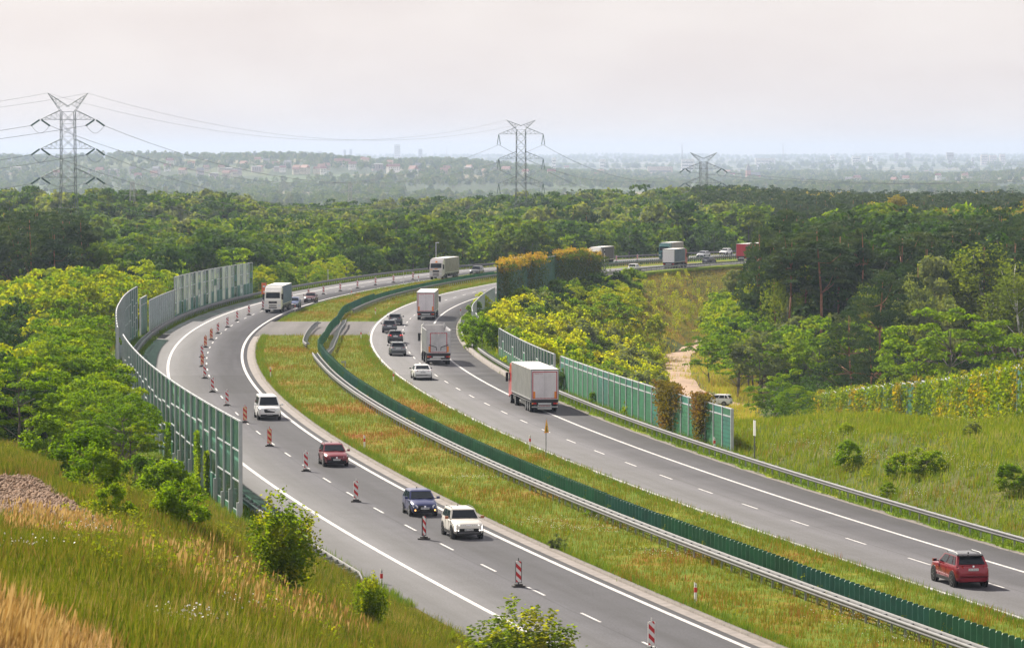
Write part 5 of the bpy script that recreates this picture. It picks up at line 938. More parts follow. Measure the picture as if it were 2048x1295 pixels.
def truck(label, px, py, towards, cabc, side, rear='doors', L=16.4, sc=.93, turn=0.0, roof=M_ROOFW, cablabel=None, door=M_DOOR, grille_c=M_BLK, letters=None, back_txt=None, flap_txt=None, simple=False, tipper=False, marks=True, side_txt=None, Hh=4.0):
    pos, rz = place(px, py, L*sc, towards, ax=1.35*sc); g = empty('truck', pos, rz+math.radians(turn), label, 'truck'); g.scale = (sc, sc, sc); X = L/2
    # cab: x from X-2.3 to X
    cb = MB().mat(cabc); xb = X-2.35
    prof = [(xb, .95), (X-.05, .55), (X, .75), (X, 1.9), (X-.12, 2.15), (X-.42, 3.15), (X-.75, 3.45), (X-1.0, 3.78), (X-1.9, 3.85), (xb, 3.6)]
    n = len(prof); w = 1.24; V = []
    for yy, f in ((-w, 0), (-w*.96, .0), (w*.96, 0), (w, 0)):
        s_ = .06 if abs(yy) == w else 0; V += [(min(max(x, xb+s_*0), X-s_) if x > xb else x, yy, z-(s_ if z > 3 else 0)) for x, z in prof]
    Fc = []
    for k in range(3):
        for i in range(n): Fc.append((k*n+i, (k+1)*n+i, (k+1)*n+(i+1) % n, k*n+(i+1) % n))
    Fc += [tuple(range(n)), tuple(range(4*n-1, 3*n-1, -1))]; cb.poly(V, Fc); cab = cb.build('cab', g)
    MB().mat(M_GLS).poly([(X-.115, -1.06, 2.2), (X-.115, 1.06, 2.2), (X-.385, 1.02, 3.05), (X-.385, -1.02, 3.05)], [(0, 1, 2, 3)]).build('windscreen', cab).location = (.02, 0, 0)
    b = MB().mat(M_BLK); b.box(X, X+.02, -.62, .62, 1.42, 1.75); b.box(X, X+.02, -.55, .55, 1.05, 1.2); b.box(X, X+.02, -.6, .6, .72, .9); b.box(X-.04, X+.03, -1.2, -.75, .5, .62); b.box(X-.04, X+.03, .75, 1.2, .5, .62); b.build('grille', cab)
    b = MB().mat(cabc); b.box(X, X+.05, -1.2, 1.2, .9, 1.02); b.box(X-.02, X+.05, -1.2, 1.2, .55, .7); b.build('bumper', cab)
    for sg in (-1, 1):
        MB().mat(M_LAMP).box(X, X+.04, *sorted((sg*.78, sg*1.14)), 1.04, 1.24).build('headlight', cab)
        b = MB().mat(M_BLK); b.box(X-.35, X-.15, *sorted((sg*1.3, sg*1.55)), 2.0, 2.85); b.box(X-.3, X-.22, *sorted((sg*1.2, sg*1.32)), 2.7, 2.78); b.build('mirror', cab)
        MB().mat(M_GLS).poly([(X-.3, sg*1.245, 2.1), (X-1.15, sg*1.245, 2.1), (X-1.15, sg*1.245, 2.85), (X-.55, sg*1.245, 2.85)], [(0, 1, 2, 3)]).build('side_window', cab)
    MB().mat(cabc).box(X-.25, X+.06, -1.1, 1.1, 3.1, 3.2).build('visor', cab); MB().mat(M_PLATE).box(X+.05, X+.06, -.26, .26, .56, .68).build('licence_plate', cab)
    if letters: lettering(cab, letters, .24, M_CHR, (X+.03, 0, 1.585), 1)
    # chassis
    ch = MB().mat(M_CHAS); ch.box(-X+.1, X-.6, -.45, .45, .75, 1.0); ch.box(-X+4.5, -X+8.5, -1.15, 1.15, .45, .95) if not tipper else None; ch.box(X-4.2, X-2.4, -1.1, 1.1, .5, 1.0); ch.build('chassis', g)
    xs_ = [X-1.4, X-4.9]+([-X+1.3, -X+2.65, -X+4.0] if L > 12 else [-X+1.3, -X+2.65])
    for x in xs_:
        for sg in (-1, 1): wheel(g, x, sg*1.05, .5, .34, M_GALVD, sg, not simple)
    tb = -X; tf = X-2.55 if L > 12 else X-2.5
    if not tipper:
        t = MB().mat(side); box_bev(t, tb+.05, tf, -1.27, 1.27, 1.2, Hh-.04, .02); tr = t.build('trailer', g)
        rf = MB().mat(roof); rf.box(tb, tf+.02, -1.29, 1.29, Hh-.06, Hh); rf.build('trailer_roof', tr)
        fr = MB().mat(M_ALU)
        for sg in (-1, 1): fr.box(tb, tf, *sorted((sg*1.272, sg*1.295)), 1.15, 1.3); fr.box(tb, tb+.14, *sorted((sg*1.272, sg*1.30)), 1.15, Hh-.06); fr.box(tf-.1, tf, *sorted((sg*1.272, sg*1.29)), 1.15, Hh-.06)
        if not simple:
            for sg in (-1, 1):
                for i in range(24): x = tb+.4+i*(tf-tb-.6)/24; fr.box(x, x+.05, *sorted((sg*1.28, sg*1.292)), .98, 1.2)
                fr.box(tb+.3, tf-.2, *sorted((sg*1.281, sg*1.29)), .96, 1.0)
        fr.build('frame', tr)
    else:
        t = MB().mat(M_ALU); z0, z1 = 1.25, 3.55
        for sg in (-1, 1): t.box(tb+.1, tf, *sorted((sg*1.17, sg*1.27)), z0, z1); [t.box(tb+.9+i*1.6, tb+1.0+i*1.6, *sorted((sg*1.27, sg*1.31)), z0+.1, z1-.1) for i in range(int((tf-tb-1)/1.6))]
        t.box(tf-.1, tf, -1.27, 1.27, z0, z1+.25); t.box(tb+.1, tf, -1.2, 1.2, z0, z0+.1); tr = t.build('tipper_body', g); MB().mat(M_ALU).box(tb, tf+.03, -1.33, -1.24, z1, z1+.1).box(tb, tf+.03, 1.24, 1.33, z1, z1+.1).box(tf-.9, tf-.8, -1.1, 1.1, z1+.3, z1+.42).box(tf-.9, tf, -1.15, -1.05, z1+.0, z1+.42).box(tf-.9, tf, 1.05, 1.15, z1, z1+.42).build('rim_rail', tr)
        ld = MB().mat(mat('tipper_load', (.40, .37, .36), .9, nz=(2, .3))); ld.poly([(tb+.2, -1.1, 3.05), (tf-.2, -1.1, 3.05), (tf-.2, 1.1, 3.1), (tb+.2, 1.1, 3.1), ((tb+tf)/2, 0, 3.3)], [(0, 1, 4), (1, 2, 4), (2, 3, 4), (3, 0, 4)]); ld.build('load', tr)
    # rear
    zt = Hh-.12 if not tipper else 3.55; zb = 1.22
    d = MB().mat(door); d.box(tb-.04, tb+.04, -1.22, -.01, zb, zt); d.box(tb-.04, tb+.04, .01, 1.22, zb, zt); dr = d.build('rear_door', tr)
    if marks:
        m_ = MB().mat(M_TXR); x0, x1 = tb-.05, tb-.041; i_ = .05 if not tipper else .3
        m_.box(x0, x1, -1.2+i_, 1.2-i_, zt-.16-i_*.4, zt-.09-i_*.4); m_.box(x0, x1, -1.2+i_, 1.2-i_, zb+.06, zb+.12); m_.box(x0, x1, -1.2+i_, -1.12+i_, zb+.06, zt-.1-i_*.4); m_.box(x0, x1, 1.12-i_, 1.2-i_, zb+.06, zt-.1-i_*.4); m_.build('outline_marking', dr)
        for sg in (-1, 1): MB().mat(M_ORG).box(tb-.07, tb-.052, *sorted((sg*.88, sg*1.06)), zb+.12, zb+.72).build('warning_plate', dr)
        l_ = MB().mat(door)
        for yy in (-.5, -.16, .16, .5): l_.box(tb-.075, tb-.05, yy-.02, yy+.02, zb+.1, zt-.2)
        if not simple: l_.build('locking_bar', dr)
    if tipper:
        a = MB().mat(M_DKPL); a.bar((tb-.09, -1.0, 2.1), (tb-.09, -.25, 1.85), .035, 5); a.bar((tb-.09, -.25, 1.85), (tb-.09, -.22, 1.5), .035, 5); a.bar((tb-.09, 1.0, 2.1), (tb-.09, .25, 1.85), .035, 5); a.bar((tb-.09, .25, 1.85), (tb-.09, .22, 1.5), .035, 5); a.build('latch_arm', dr)
    rb = MB().mat(M_CHAS); rb.box(tb-.06, tb+.3, -1.26, 1.26, .98, 1.2); rb.box(tb+.0, tb+.25, -1.2, 1.2, .7, 1.0); rb.build('rear_beam', g)
    MB().mat(M_ALU).box(tb-.08, tb+.02, -1.2, 1.2, .48, .6).build('underrun_bar', g)
    for sg in (-1, 1): MB().mat(M_TAIL).box(tb-.09, tb-.0, *sorted((sg*.78, sg*1.2)), .78, .93).mat(M_ORG).box(tb-.095, tb-.09, *sorted((sg*1.08, sg*1.18)), .8, .91).build('taillight', g)
    MB().mat(M_PLATE).box(tb-.03, tb-.0, -.6, .6, .76, .9).build('licence_plate', g)
    if back_txt: lettering(dr, back_txt, .17, M_TXR, (tb-.06, .55, zt-.28), -1)
    if flap_txt: MB().mat(M_WHP).box(tb+.05, tb+.07, -.65, .65, .3, .7).build('mud_flap', g); lettering(g, flap_txt, .22, M_TXR, (tb-.1, 0, .65), -1)
    if side_txt: lettering(g, side_txt[0], side_txt[1], M_WHP, (side_txt[2], -1.3 if towards else 1.3, side_txt[3]), 'r' if towards else 'l')
    return g
T_GREY = tarp_mat('tarp_grey', (.20, .205, .20)); T_BLUE = tarp_mat('tarp_blue', (.07, .12, .20)); T_OL = tarp_mat('tarp_olive', (.24, .225, .18)); T_DK = tarp_mat('tarp_charcoal', (.045, .045, .055)); T_TAN = tarp_mat('tarp_taupe', (.27, .25, .24)); T_STEEL = tarp_mat('tarp_steelblue', (.10, .15, .19))
P_TRED = paint('truck_red', (.45, .015, .02), 0, .4); P_TW = paint('truck_white', (.82, .80, .76), 0, .4); P_TEAL = paint('truck_teal', (.02, .14, .14), .1, .4); P_TG = paint('truck_grey', (.62, .58, .58), .2, .4)
truck('truck with red cab and long grey tarpaulin, the nearest on the right carriageway', 1086, 823, False, P_TRED, T_GREY, back_txt='Kässbohrer', flap_txt='Kässbohrer')
truck('silver tipper truck with open top behind the row of cars', 876, 728, False, P_TW, M_ALU, tipper=True, L=11.5, sc=1.0, door=mat('tipper_door', (.58, .56, .58), .5, metal=.1, nz=(1.5, .2)))
truck('white box truck with orange plates rounding the right bend', 853, 639, False, P_TW, T_TAN, back_txt='Kögel')
truck('white truck with slate blue tarpaulin and dark grille coming round the left bend', 548, 625, True, P_TW, T_BLUE, letters='MAN', side_txt=('LOG', .8, -1.5, 2.5))
tg = truck('grey truck with orange stickers and olive tarpaulin on the far left bend', 875, 558.5, True, P_TG, T_OL)
MB().mat(M_ORG).box(8.22, 8.24, -.3, .35, 1.95, 2.1).box(8.22, 8.24, -1.1, -.6, 1.9, 2.0).box(7.7, 7.86, -.15, .2, 3.22, 3.5).build('sticker', tg)
truck('white truck with charcoal tarpaulin emerging right of the creeper wall', 1186, 531, True, P_TW, T_DK, simple=True, L=13.2, turn=5)
truck('teal truck with taupe tarpaulin on the far motorway', 1326, 519.5, True, P_TEAL, T_TAN, simple=True, L=13.2, turn=6)
truck('truck with white rear doors, steel blue side and red cab on the far embankment', 1336, 535.5, False, P_TRED, T_STEEL, simple=True, L=13.2, turn=5, marks=False, door=mat('trailer_white', (.85, .84, .84), .5))
truck('red truck half hidden behind the lone pine on the far motorway', 1487, 522, False, P_TRED, tarp_mat('tarp_red', (.42, .03, .05)), simple=True, marks=False, door=mat('trailer_red', (.50, .03, .05), .5))
# ------------------------------------------------------------------ pylons, wires, far country
M_LAT = mat('lattice_steel', (.10, .13, .12), .6, metal=.2); M_INS = mat('insulator_green', (.03, .09, .07), .3); M_WIRE = mat('wire_dark', (.07, .08, .09), .5)
def lattice(b, z0, z1, w0, w1, n, r, k=0):
    for i in range(n):
        za, zb_ = z0+(z1-z0)*i/n, z0+(z1-z0)*(i+1)/n; wa, wb = w0+(w1-w0)*i/n, w0+(w1-w0)*(i+1)/n
        A = [(-wa, -wa, za), (wa, -wa, za), (wa, wa, za), (-wa, wa, za)]; B = [(-wb, -wb, zb_), (wb, -wb, zb_), (wb, wb, zb_), (-wb, wb, zb_)]
        for j in range(4):
            j2 = (j+1) % 4; b.bar(A[j], B[j], r, 4); b.bar(A[j], B[j2], r*.6, 3); b.bar(A[j2], B[j], r*.6, 3); b.bar(B[j], B[j2], r*.5, 3)
def arm(b, z, hw, bw, up, r, n=4):
    for sg in (-1, 1):
        tip = (sg*hw, 0, z)
        for yy in (-bw, bw): b.bar((sg*bw, yy, z), tip, r, 4); b.bar((sg*bw, yy, z+up), tip, r, 4)
        for i in range(1, n):
            t = i/n; x = sg*(bw+(hw-bw)*t); y_ = bw*(1-t)
            for s2 in (-1, 1): b.bar((x, s2*y_, z), (x, s2*y_, z+up*(1-t)), r*.5, 3); x2 = sg*(bw+(hw-bw)*(t-1/n)); b.bar((x2, s2*bw*(1-(t-1/n)), z), (x, s2*y_, z+up*(1-t)), r*.5, 3)
def pylon(px, d, ztop, vz, vw, arms, hw, bw, yaw, label, tension=True, r=.13, base=None):
    x = (px-1024)*d/F; z0 = float(gz(x, d)) if base is None else base; g = empty('electricity_pylon', (x, d, z0), yaw, label, 'pylon'); b = MB().mat(M_LAT); zl = arms[-1]-z0-2
    lattice(b, 0, zl, bw*2.0, bw, 5, r); n = max(4, int((vz-z0-zl)/(bw*1.6))); lattice(b, zl, vz-z0, bw, bw*.95, n, r); b.build('tower', g)
    for z in arms: b = MB().mat(M_LAT); arm(b, z-z0, hw, bw, 2.3, r*.85); b.bar((-bw, -bw, z-z0), (bw, -bw, z-z0), r*.8, 4).bar((-bw, bw, z-z0), (bw, bw, z-z0), r*.8, 4).build('cross_arm', g)
    b = MB().mat(M_LAT); zt = ztop-z0; zv = vz-z0
    for sg in (-1, 1):
        tip = (sg*vw, 0, zt); q = [(sg*bw*.95, -bw*.9, zv), (sg*bw*.95, bw*.9, zv), (-sg*bw*.1, -bw*.9, zv+1.2), (-sg*bw*.1, bw*.9, zv+1.2)]
        for p in q: b.bar(p, tip, r*.8, 4)
        for t in (.2, .4, .6, .8):
            P = [tuple(p[i]+(tip[i]-p[i])*t for i in range(3)) for p in q]; P2 = [tuple(p[i]+(tip[i]-p[i])*(t+.2) for i in range(3)) for p in q]
            b.bar(P[0], P[2], r*.5, 3); b.bar(P[1], P[3], r*.5, 3); b.bar(P[0], P2[2], r*.5, 3); b.bar(P[1], P2[3], r*.5, 3)
    b.build('earth_wire_peak', g); ends = []
    R = Matrix.Translation((x, d, z0)) @ Matrix.Rotation(yaw, 4, 'Z')
    for z in arms:
        for sg in (-1, 1):
            tp = Vector((sg*hw, 0, z-z0)); i_ = MB().mat(M_INS)
            if tension:
                a = tp+Vector((sg*.9, -2.0, -1.1)) if False else None; e = []
                for s2, dx in ((-1, -2.4), (1, 2.4)):
                    q = tp+Vector((dx, s2*1.2, -1.5)); i_.bar(tp+Vector((dx*.12, 0, -.15)), q, .22, 6); i_.bar(tp+Vector((dx*.12, .5, -.15)), q+Vector((0, .5, 0)), .2, 6); e.append(q)
                i_.build('insulator', g); m_ = MB().mat(M_WIRE); pts = [e[0].lerp(e[1], t)+Vector((0, 0, -1.9*math.sin(PI*t))) for t in (0, .2, .4, .6, .8, 1)]; m_.tube(pts, .05, 3); m_.build('jumper_wire', g); ends.append((R @ e[0], R @ e[1]))
            else:
                q = tp+Vector((0, 0, -3.6)); 
                for dx in (-.55, .55): i_.bar(tp+Vector((0, 0, -.1)), q+Vector((dx, 0, 0)), .12, 5)
                i_.build('insulator', g); ends.append((R @ q, R @ q))
    tips = [R @ Vector((sg*vw, 0, zt)) for sg in (-1, 1)]; return ends, tips
P1, T1 = pylon(137, 1000, 36.8, 32.3, 4.9, (30.4, 23.3, 16.3), 6.7, 1.75, .25, 'tall dark electricity pylon at the left, the nearest of the three', r=.08)
P2, T2 = pylon(1042, 1380, 33.4, 30.2, 4.9, (28.7, 20.5, 12.2), 7.5, 1.6, .1, 'grey electricity pylon in the middle with hanging insulators', False, r=.08)
P3, T3 = pylon(1407, 1600, 22.6, 19.0, 5.4, (16.3, 10.7), 7.4, 1.4, .2, 'lower electricity pylon right of the middle, half sunk behind the trees', r=.095)
def wire(a, b_, sag, r, label, n=26):
    a = Vector(a); b_ = Vector(b_); pts = [a.lerp(b_, i/n)+Vector((0, 0, -4*sag*(i/n)*(1-i/n)))-a for i in range(n+1)]
    o = MB().mat(M_WIRE).tube(pts, r, 3).build('power_line'); o.location = a; return tag(o, label, 'power line', 'power lines between the pylons')
nm = ['upper', 'middle', 'lower']
for i in range(6):
    wire(P1[i][1], P2[i][0], 13.5, .055, f'{nm[i//2]} {"left" if i % 2 == 0 else "right"} wire from the left pylon to the middle one'); e = P1[i][0]
    wire(e, Vector((e.x-150, e.y-110, e.z-8+i//2*0)), 5, .05, f'{nm[i//2]} {"outer" if i % 2 == 0 else "inner"} wire leaving the left pylon to the left')
for i in range(4):
    wire(P2[i][0], P3[i][0], 7.5, .065, f'{nm[i//2]} {"left" if i % 2 == 0 else "right"} wire from the middle pylon to the right one'); e = P3[i][1]
    wire(e, Vector((e.x+190, e.y+60, e.z+3)), 6, .065, f'{nm[i//2]} {"left" if i % 2 == 0 else "right"} wire leaving the right pylon')
for i in (0, 1):
    wire(T1[i], Vector((T1[i].x-150, T1[i].y-110, T1[i].z+4)), 9, .03, f'thin earth wire leaving the {["left", "right"][i]} peak of the left pylon'); wire(T1[i], T2[i], 9, .028, f'thin earth wire from the {["left", "right"][i]} peak of the left pylon to the middle')
def mast(px, y0, d, label, w=.9):
    x = (px-1024)*d/F; z0 = float(gz(x, d)); zt = H-(y0-308)*d/F-z0; b = MB().mat(mat('mast_grey', (.40, .40, .39), .6)); lattice(b, 0, zt, w*1.6, w*.5, 9, .06); g = empty('lattice_mast', (x, d, z0), .4, label, 'mast'); b.build('tower', g)
    c = MB().mat(mat('mast_grey', (.4, .4, .39), .6)); [c.bar((-3, 0, zt*f), (3, 0, zt*f), .07, 4) for f in (.72, .86)]; c.build('cross_arm', g)
mast(265, 363, 1150, 'small pale lattice mast right of the tall left pylon'); mast(332, 372, 1500, 'second small lattice mast right of the tall left pylon'); mast(700, 366, 1700, 'small lattice mast in the treetops left of the middle')
# houses on the hillside: one of each kind, then copies
HW = [mat('house_wall_white', (.82, .80, .76), .8), mat('house_wall_cream', (.52, .46, .34), .8), mat('house_wall_pink', (.42, .36, .33), .8)]
HR = [mat('roof_tile_red', (.28, .13, .10), .8), mat('roof_grey', (.20, .20, .21), .8), mat('roof_tile_orange', (.34, .18, .13), .8)]
def house(i):
    L, Wd, h, rr = [(12, 9, 6, 4), (10, 8, 5, 3.5), (16, 9, 6.5, 1.0), (11, 9, 7, 4.5)][i % 4]; g = empty('house', (0, 0, 0)); MB().mat(HW[i % 3]).box(-L/2, L/2, -Wd/2, Wd/2, -3, h).build('wall', g)
    b = MB().mat(HR[(i*2) % 3 if i % 4 != 2 else 1]); e = .6; b.poly([(-L/2-e, -Wd/2-e, h), (L/2+e, -Wd/2-e, h), (L/2+e, Wd/2+e, h), (-L/2-e, Wd/2+e, h), (-L/2-e, 0, h+rr), (L/2+e, 0, h+rr)], [(0, 1, 5, 4), (2, 3, 4, 5), (0, 4, 3), (1, 2, 5), (0, 3, 2, 1)]); b.build('roof', g)
    w_ = MB().mat(mat('window_dark', (.05, .06, .07), .2)); [w_.box(-L/2+L*(k+.5)/4-.6, -L/2+L*(k+.5)/4+.6, -Wd/2-.05, -Wd/2, z, z+1.4) for k in range(4) for z in ([1.2, 3.8] if h > 5.5 else [1.4])]; w_.build('window', g); return g
HL = ['white house with red tiled roof', 'small cream house with grey roof', 'long flat-roofed pale building', 'tall white house with orange roof', 'cream house with red roof', 'white box-shaped house with dark roof']
hp = [house(i) for i in range(6)]; used = set()
spots = []
for px, y, n in ((40, 345, 2), (110, 362, 2), (165, 352, 2), (215, 350, 3), (260, 358, 3), (300, 350, 3), (350, 345, 5), (400, 342, 5), (440, 350, 5), (470, 345, 6), (520, 338, 6), (560, 340, 6), (600, 343, 7), (650, 345, 6), (690, 340, 6), (740, 333, 7), (775, 337, 6), (820, 343, 4), (880, 347, 3), (925, 349, 4), (980, 345, 3), (1000, 348, 3), (1045, 350, 2), (1120, 350, 3), (1210, 352, 3), (1450, 365, 2), (1455, 362, 2), (1700, 360, 4), (1800, 365, 4), (1870, 355, 3), (1930, 357, 3), (1650, 320, 3)):
    for _ in range(max(1, n*2//3)): spots.append((px+rnd.uniform(-18, 18), y+rnd.uniform(-9, 12)))
for k, (px, py) in enumerate(spots):
    u = (px-1024)/F; ts = np.arange(4200, 12000, 12.); zray = H-(py-308)*ts/F; gg = gz(u*ts, ts); j = int(np.argmax(zray < gg)) if (zray < gg).any() else int(np.argmin(abs(zray-gg))); d = float(ts[j])
    i = rnd.randrange(6); o = hp[i] if i not in used else copy_tree(hp[i]); used.add(i); o.location = (u*d, d, float(gg[j])+5.0); o.rotation_euler.z = rnd.uniform(-.7, .7); q = rnd.uniform(.75, 1.05); o.scale = (q, q, q*1.1)
    side = 'on the hazy hillside left of the middle pylon' if px < 1040 else 'in the hazy plain right of the middle pylon'
    tag(o, HL[i]+' '+side, 'house', f'{HL[i]}s {"on the hillside" if px < 1040 else "in the plain"}')
for i in range(6):
    if i not in used: [bpy.data.objects.remove(c) for c in list(hp[i].children)]; bpy.data.objects.remove(hp[i])
def block(px, y0, wpx, d, label, m, tower=False, ybase=None, name='tower_block'):
    x = (px-1024)*d/F; z0 = float(gz(x, d)); zt = H-(y0-308)*d/F-z0; hw = wpx*d/F/2; g = empty(name, (x, d, z0), 0, label, 'building'); b = MB().mat(m)
    if tower: b.box(-hw*.5, hw*.5, -hw*.5, hw*.5, -5, zt*.6); b.box(-hw, hw, -hw, hw, zt*.6, zt)
    else: b.box(-hw, hw, -9, 9, -5, zt)
    b.build('wall', g); w_ = MB().mat(mat('window_band', (.12, .14, .17), .3)); n = max(2, int(zt/9))
    for k in range(n): z = zt*(.1+.85*k/n); hw2 = hw if (not tower or k/n > .6) else hw*.5; yy = -9 if not tower else -hw2; w_.box(-hw2*.85, hw2*.85, yy-.3, yy, z, z+2.5)
    w_.build('window', g); return g
CB = [mat('block_white', (.78, .75, .72), .8), mat('block_grey', (.36, .36, .40), .8), mat('block_beige', (.62, .52, .45), .8)]
for px, y0, w, d, lb, m, tw in ((795, 289, 12, 17000, 'pale tower block standing alone on the skyline left of the middle pylon', 0, 0), (841, 298, 8, 17000, 'smaller block right of the lone skyline tower', 1, 0), (690, 299, 5, 17500, 'narrow far tower on the skyline, left of the pair', 1, 0), (702, 298, 5, 17500, 'narrow far tower on the skyline, right of the pair', 1, 0), (640, 302, 8, 17000, 'low far block on the skyline behind the hill trees', 1, 0),
    (1899, 305, 14, 12500, 'grey top-heavy tower in the haze at the right', 1, 1), (1712, 312, 17, 13000, 'long white block of flats, left of the near pair', 0, 0), (1741, 313, 9, 13000, 'white block of flats, right of the near pair', 0, 0), (1665, 311, 8, 14000, 'small white block in the haze, left of the pair of flats', 0, 0), (1792, 306, 8, 16500, 'faint block on the right skyline before the top-heavy tower', 1, 0), (1815, 305, 10, 16500, 'broad faint block left of the top-heavy tower', 1, 0),
    (1968, 309, 14, 14500, 'beige slab of flats right of the top-heavy tower', 2, 0), (1985, 310, 14, 14500, 'middle beige slab of flats at the right skyline', 2, 0), (2004, 308, 10, 14500, 'last beige slab of flats at the right skyline', 2, 0), (1945, 315, 5, 12500, 'thin grey block beside the top-heavy tower', 1, 0), (1205, 318, 12, 11500, 'pale warehouse in the plain behind the middle pylon', 0, 0), (1375, 318, 26, 10500, 'long white warehouse left of the right pylon', 0, 0), (1108, 315, 8, 11000, 'pale block right behind the middle pylon', 0, 0), (1530, 316, 40, 12500, 'row of low white sheds right of the right pylon', 0, 0), (1320, 333, 50, 8800, 'long orange-pink building site wall in the plain', 2, 0)):
    g = block(px, y0, w, d, lb, CB[m], bool(tw))
for px, y0, d, lb in ((1364, 288, 12000, 'thin radio mast on the skyline left of the right pylon'), (1566, 287, 14000, 'thin far chimney right of the right pylon'), (893, 296, 16000, 'thin far chimney on the skyline left of the middle pylon')):
    x = (px-1024)*d/F; z0 = float(gz(x, d)); g = empty('chimney', (x, d, z0), 0, lb, 'chimney'); MB().mat(CB[1]).bar((0, 0, -3), (0, 0, H-(y0-308)*d/F-z0), 1.9, 8, 1.1).build('shaft', g)
x, d = (1496-1024)*7900/F, 7900; z0 = float(gz(x, d))+4; g = empty('church', (x, d, z0), .3, 'brick church tower with pointed spire in the hazy plain at the right', 'church'); MB().mat(mat('church_brick', (.42, .20, .15), .8)).box(-4, 4, -4, 4, -4, 19).box(4, 24, -6, 6, -4, 9).build('tower', g)
b = MB().mat(HR[1]); b.poly([(-4.4, -4.4, 19), (4.4, -4.4, 19), (4.4, 4.4, 19), (-4.4, 4.4, 19), (0, 0, 34)], [(0, 1, 4), (1, 2, 4), (2, 3, 4), (3, 0, 4)]); b.poly([(4, -6.5, 9), (24, -6.5, 9), (24, 6.5, 9), (4, 6.5, 9), (4, 0, 15), (24, 0, 15)], [(0, 1, 5, 4), (2, 3, 4, 5), (0, 4, 3), (1, 2, 5)]); b.build('spire', g)
# ------------------------------------------------------------------ haze
def haze():
    b = MB(); hm = bpy.data.materials.new('haze_air'); hm.use_nodes = True; t = hm.node_tree; t.nodes.clear(); v = nn(t, 'ShaderNodeVolumePrincipled'); v.inputs['Color'].default_value = (.48, .57, .77, 1); v.inputs['Density'].default_value = HAZE; v.inputs['Anisotropy'].default_value = .2
    o = nn(t, 'ShaderNodeOutputMaterial'); t.links.new(v.outputs[0], o.inputs['Volume']); b.mat(hm).box(-6600, 6600, -80, 29500, -46, 90); ob = b.build('haze'); tag(ob, 'pale blue haze filling the air over the whole landscape', kind='stuff'); hm.cycles.homogeneous_volume = True
HAZE = 7.5e-5
haze()
# ------------------------------------------------------------------ grass, weeds, flowers, stones
def blades(name, P, hgt, wid, m, rs, nb=5, spread=.14, lean=.35, label=None):
    n = len(P); P = np.repeat(P, nb, 0)+np.concatenate([rs.normal(size=(n*nb, 2))*spread, np.zeros((n*nb, 1))], 1); h = np.repeat(hgt, nb)*rs.uniform(.55, 1.2, n*nb); a = rs.uniform(0, 2*PI, n*nb); w = wid*rs.uniform(.6, 1.4, n*nb)
    # blade faces mostly turned to the open side; leaning with the wind
    ax = np.stack([np.cos(a), np.sin(a)*.5, np.zeros_like(a)], 1)*w[:, None]; ln = rs.normal(size=(n*nb, 2))*lean*h[:, None]*.5+np.array([.1, 0])*h[:, None]
    A = P-ax*.5; B = P+ax*.5; A[:, 2] -= .06; B[:, 2] -= .06; T = P+np.concatenate([ln, h[:, None]], 1); V = np.stack([A, B, T], 1).reshape(-1, 3); return tag(link(name, np_mesh(name, V, np.arange(len(V)).reshape(-1, 3), [m])), label, kind='stuff')
def plumes(name, P, hgt, m, rs, label, wid=.05):
    """stalks with a feathery head"""
    n = len(P); ln = np.concatenate([rs.normal(size=(n, 2))*.12*hgt[:, None]+np.array([.12, 0])*hgt[:, None], hgt[:, None]], 1); T = P+ln; hd_ = P+ln*.68; a = rs.uniform(0, PI, n); ax = np.stack([np.cos(a), np.sin(a), np.zeros(n)], 1)
    V = np.stack([P-ax*.006, P+ax*.006, hd_+ax*.004, hd_-ax*.004], 1); Wm = np.stack([hd_-ax*.004, (hd_*.5+T*.5)+ax*wid*.6, T, (hd_*.5+T*.5)-ax*wid*.6], 1); V = np.concatenate([V, Wm]).reshape(-1, 3); return tag(link(name, np_mesh(name, V, np.arange(len(V)).reshape(-1, 4), [m])), label, kind='stuff')
rg = np.random.RandomState(12)
def on_road(n, s0, s1, f0, f1, p=1.6, dz=.0):
    s = s0+(s1-s0)*rg.uniform(0, 1, n)**p; a = f0(s); b = f1(s); o = a+(b-a)*rg.uniform(0, 1, n); return s, o, RP(s, o, dz)
T_MED = meadow('median_blades', G_MED, .055, .6, .24, .5); T_SLOPE = meadow('bank_blades', G_SLOPE, .13, .7, .26, .5); T_BANK = meadow('right_bank_blades', G_BANK, .10, .7, .28, .5); T_VAL = meadow('valley_blades', [(0, (.34, .20, .03)), (.3, (.38, .34, .02)), (.6, (.24, .32, .015)), (.85, (.42, .38, .04)), (1, (.46, .30, .09))], .06, .5, .35, .5)
T_EMB = meadow('embankment_blades', [(0, (.30, .16, .05)), (.35, (.30, .22, .04)), (.6, (.17, .20, .025)), (.8, (.26, .24, .04)), (1, (.34, .22, .07))], .05, .3, .2, .5)
T_VERGE = meadow('verge_blades', [(0, (.07, .12, .01)), (.5, (.10, .18, .010)), (1, (.17, .20, .02))], .2, 1.2, .4, .5)
T_DRY = meadow('dry_blades', [(0, (.30, .17, .07)), (.5, (.42, .25, .11)), (1, (.55, .35, .17))], .3, 1.5, .4, .5)
s, o, P = on_road(46000, -70, 570, lambda s: oLI(s)+1.55, lambda s: oRI(s)-.35, 1.7, .0); k = ~((s > s_cr0-.5) & (s < s_cr1+.5)); blades('grass', P[k], .17+.22*(.5+.5*np.sin(P[k][:, 0]*.8)*np.sin(P[k][:, 1]*.35))+.12*rg.rand(k.sum()), .045, T_MED, rg, 5, .16, label='mixed green and rust-red grass filling the median')
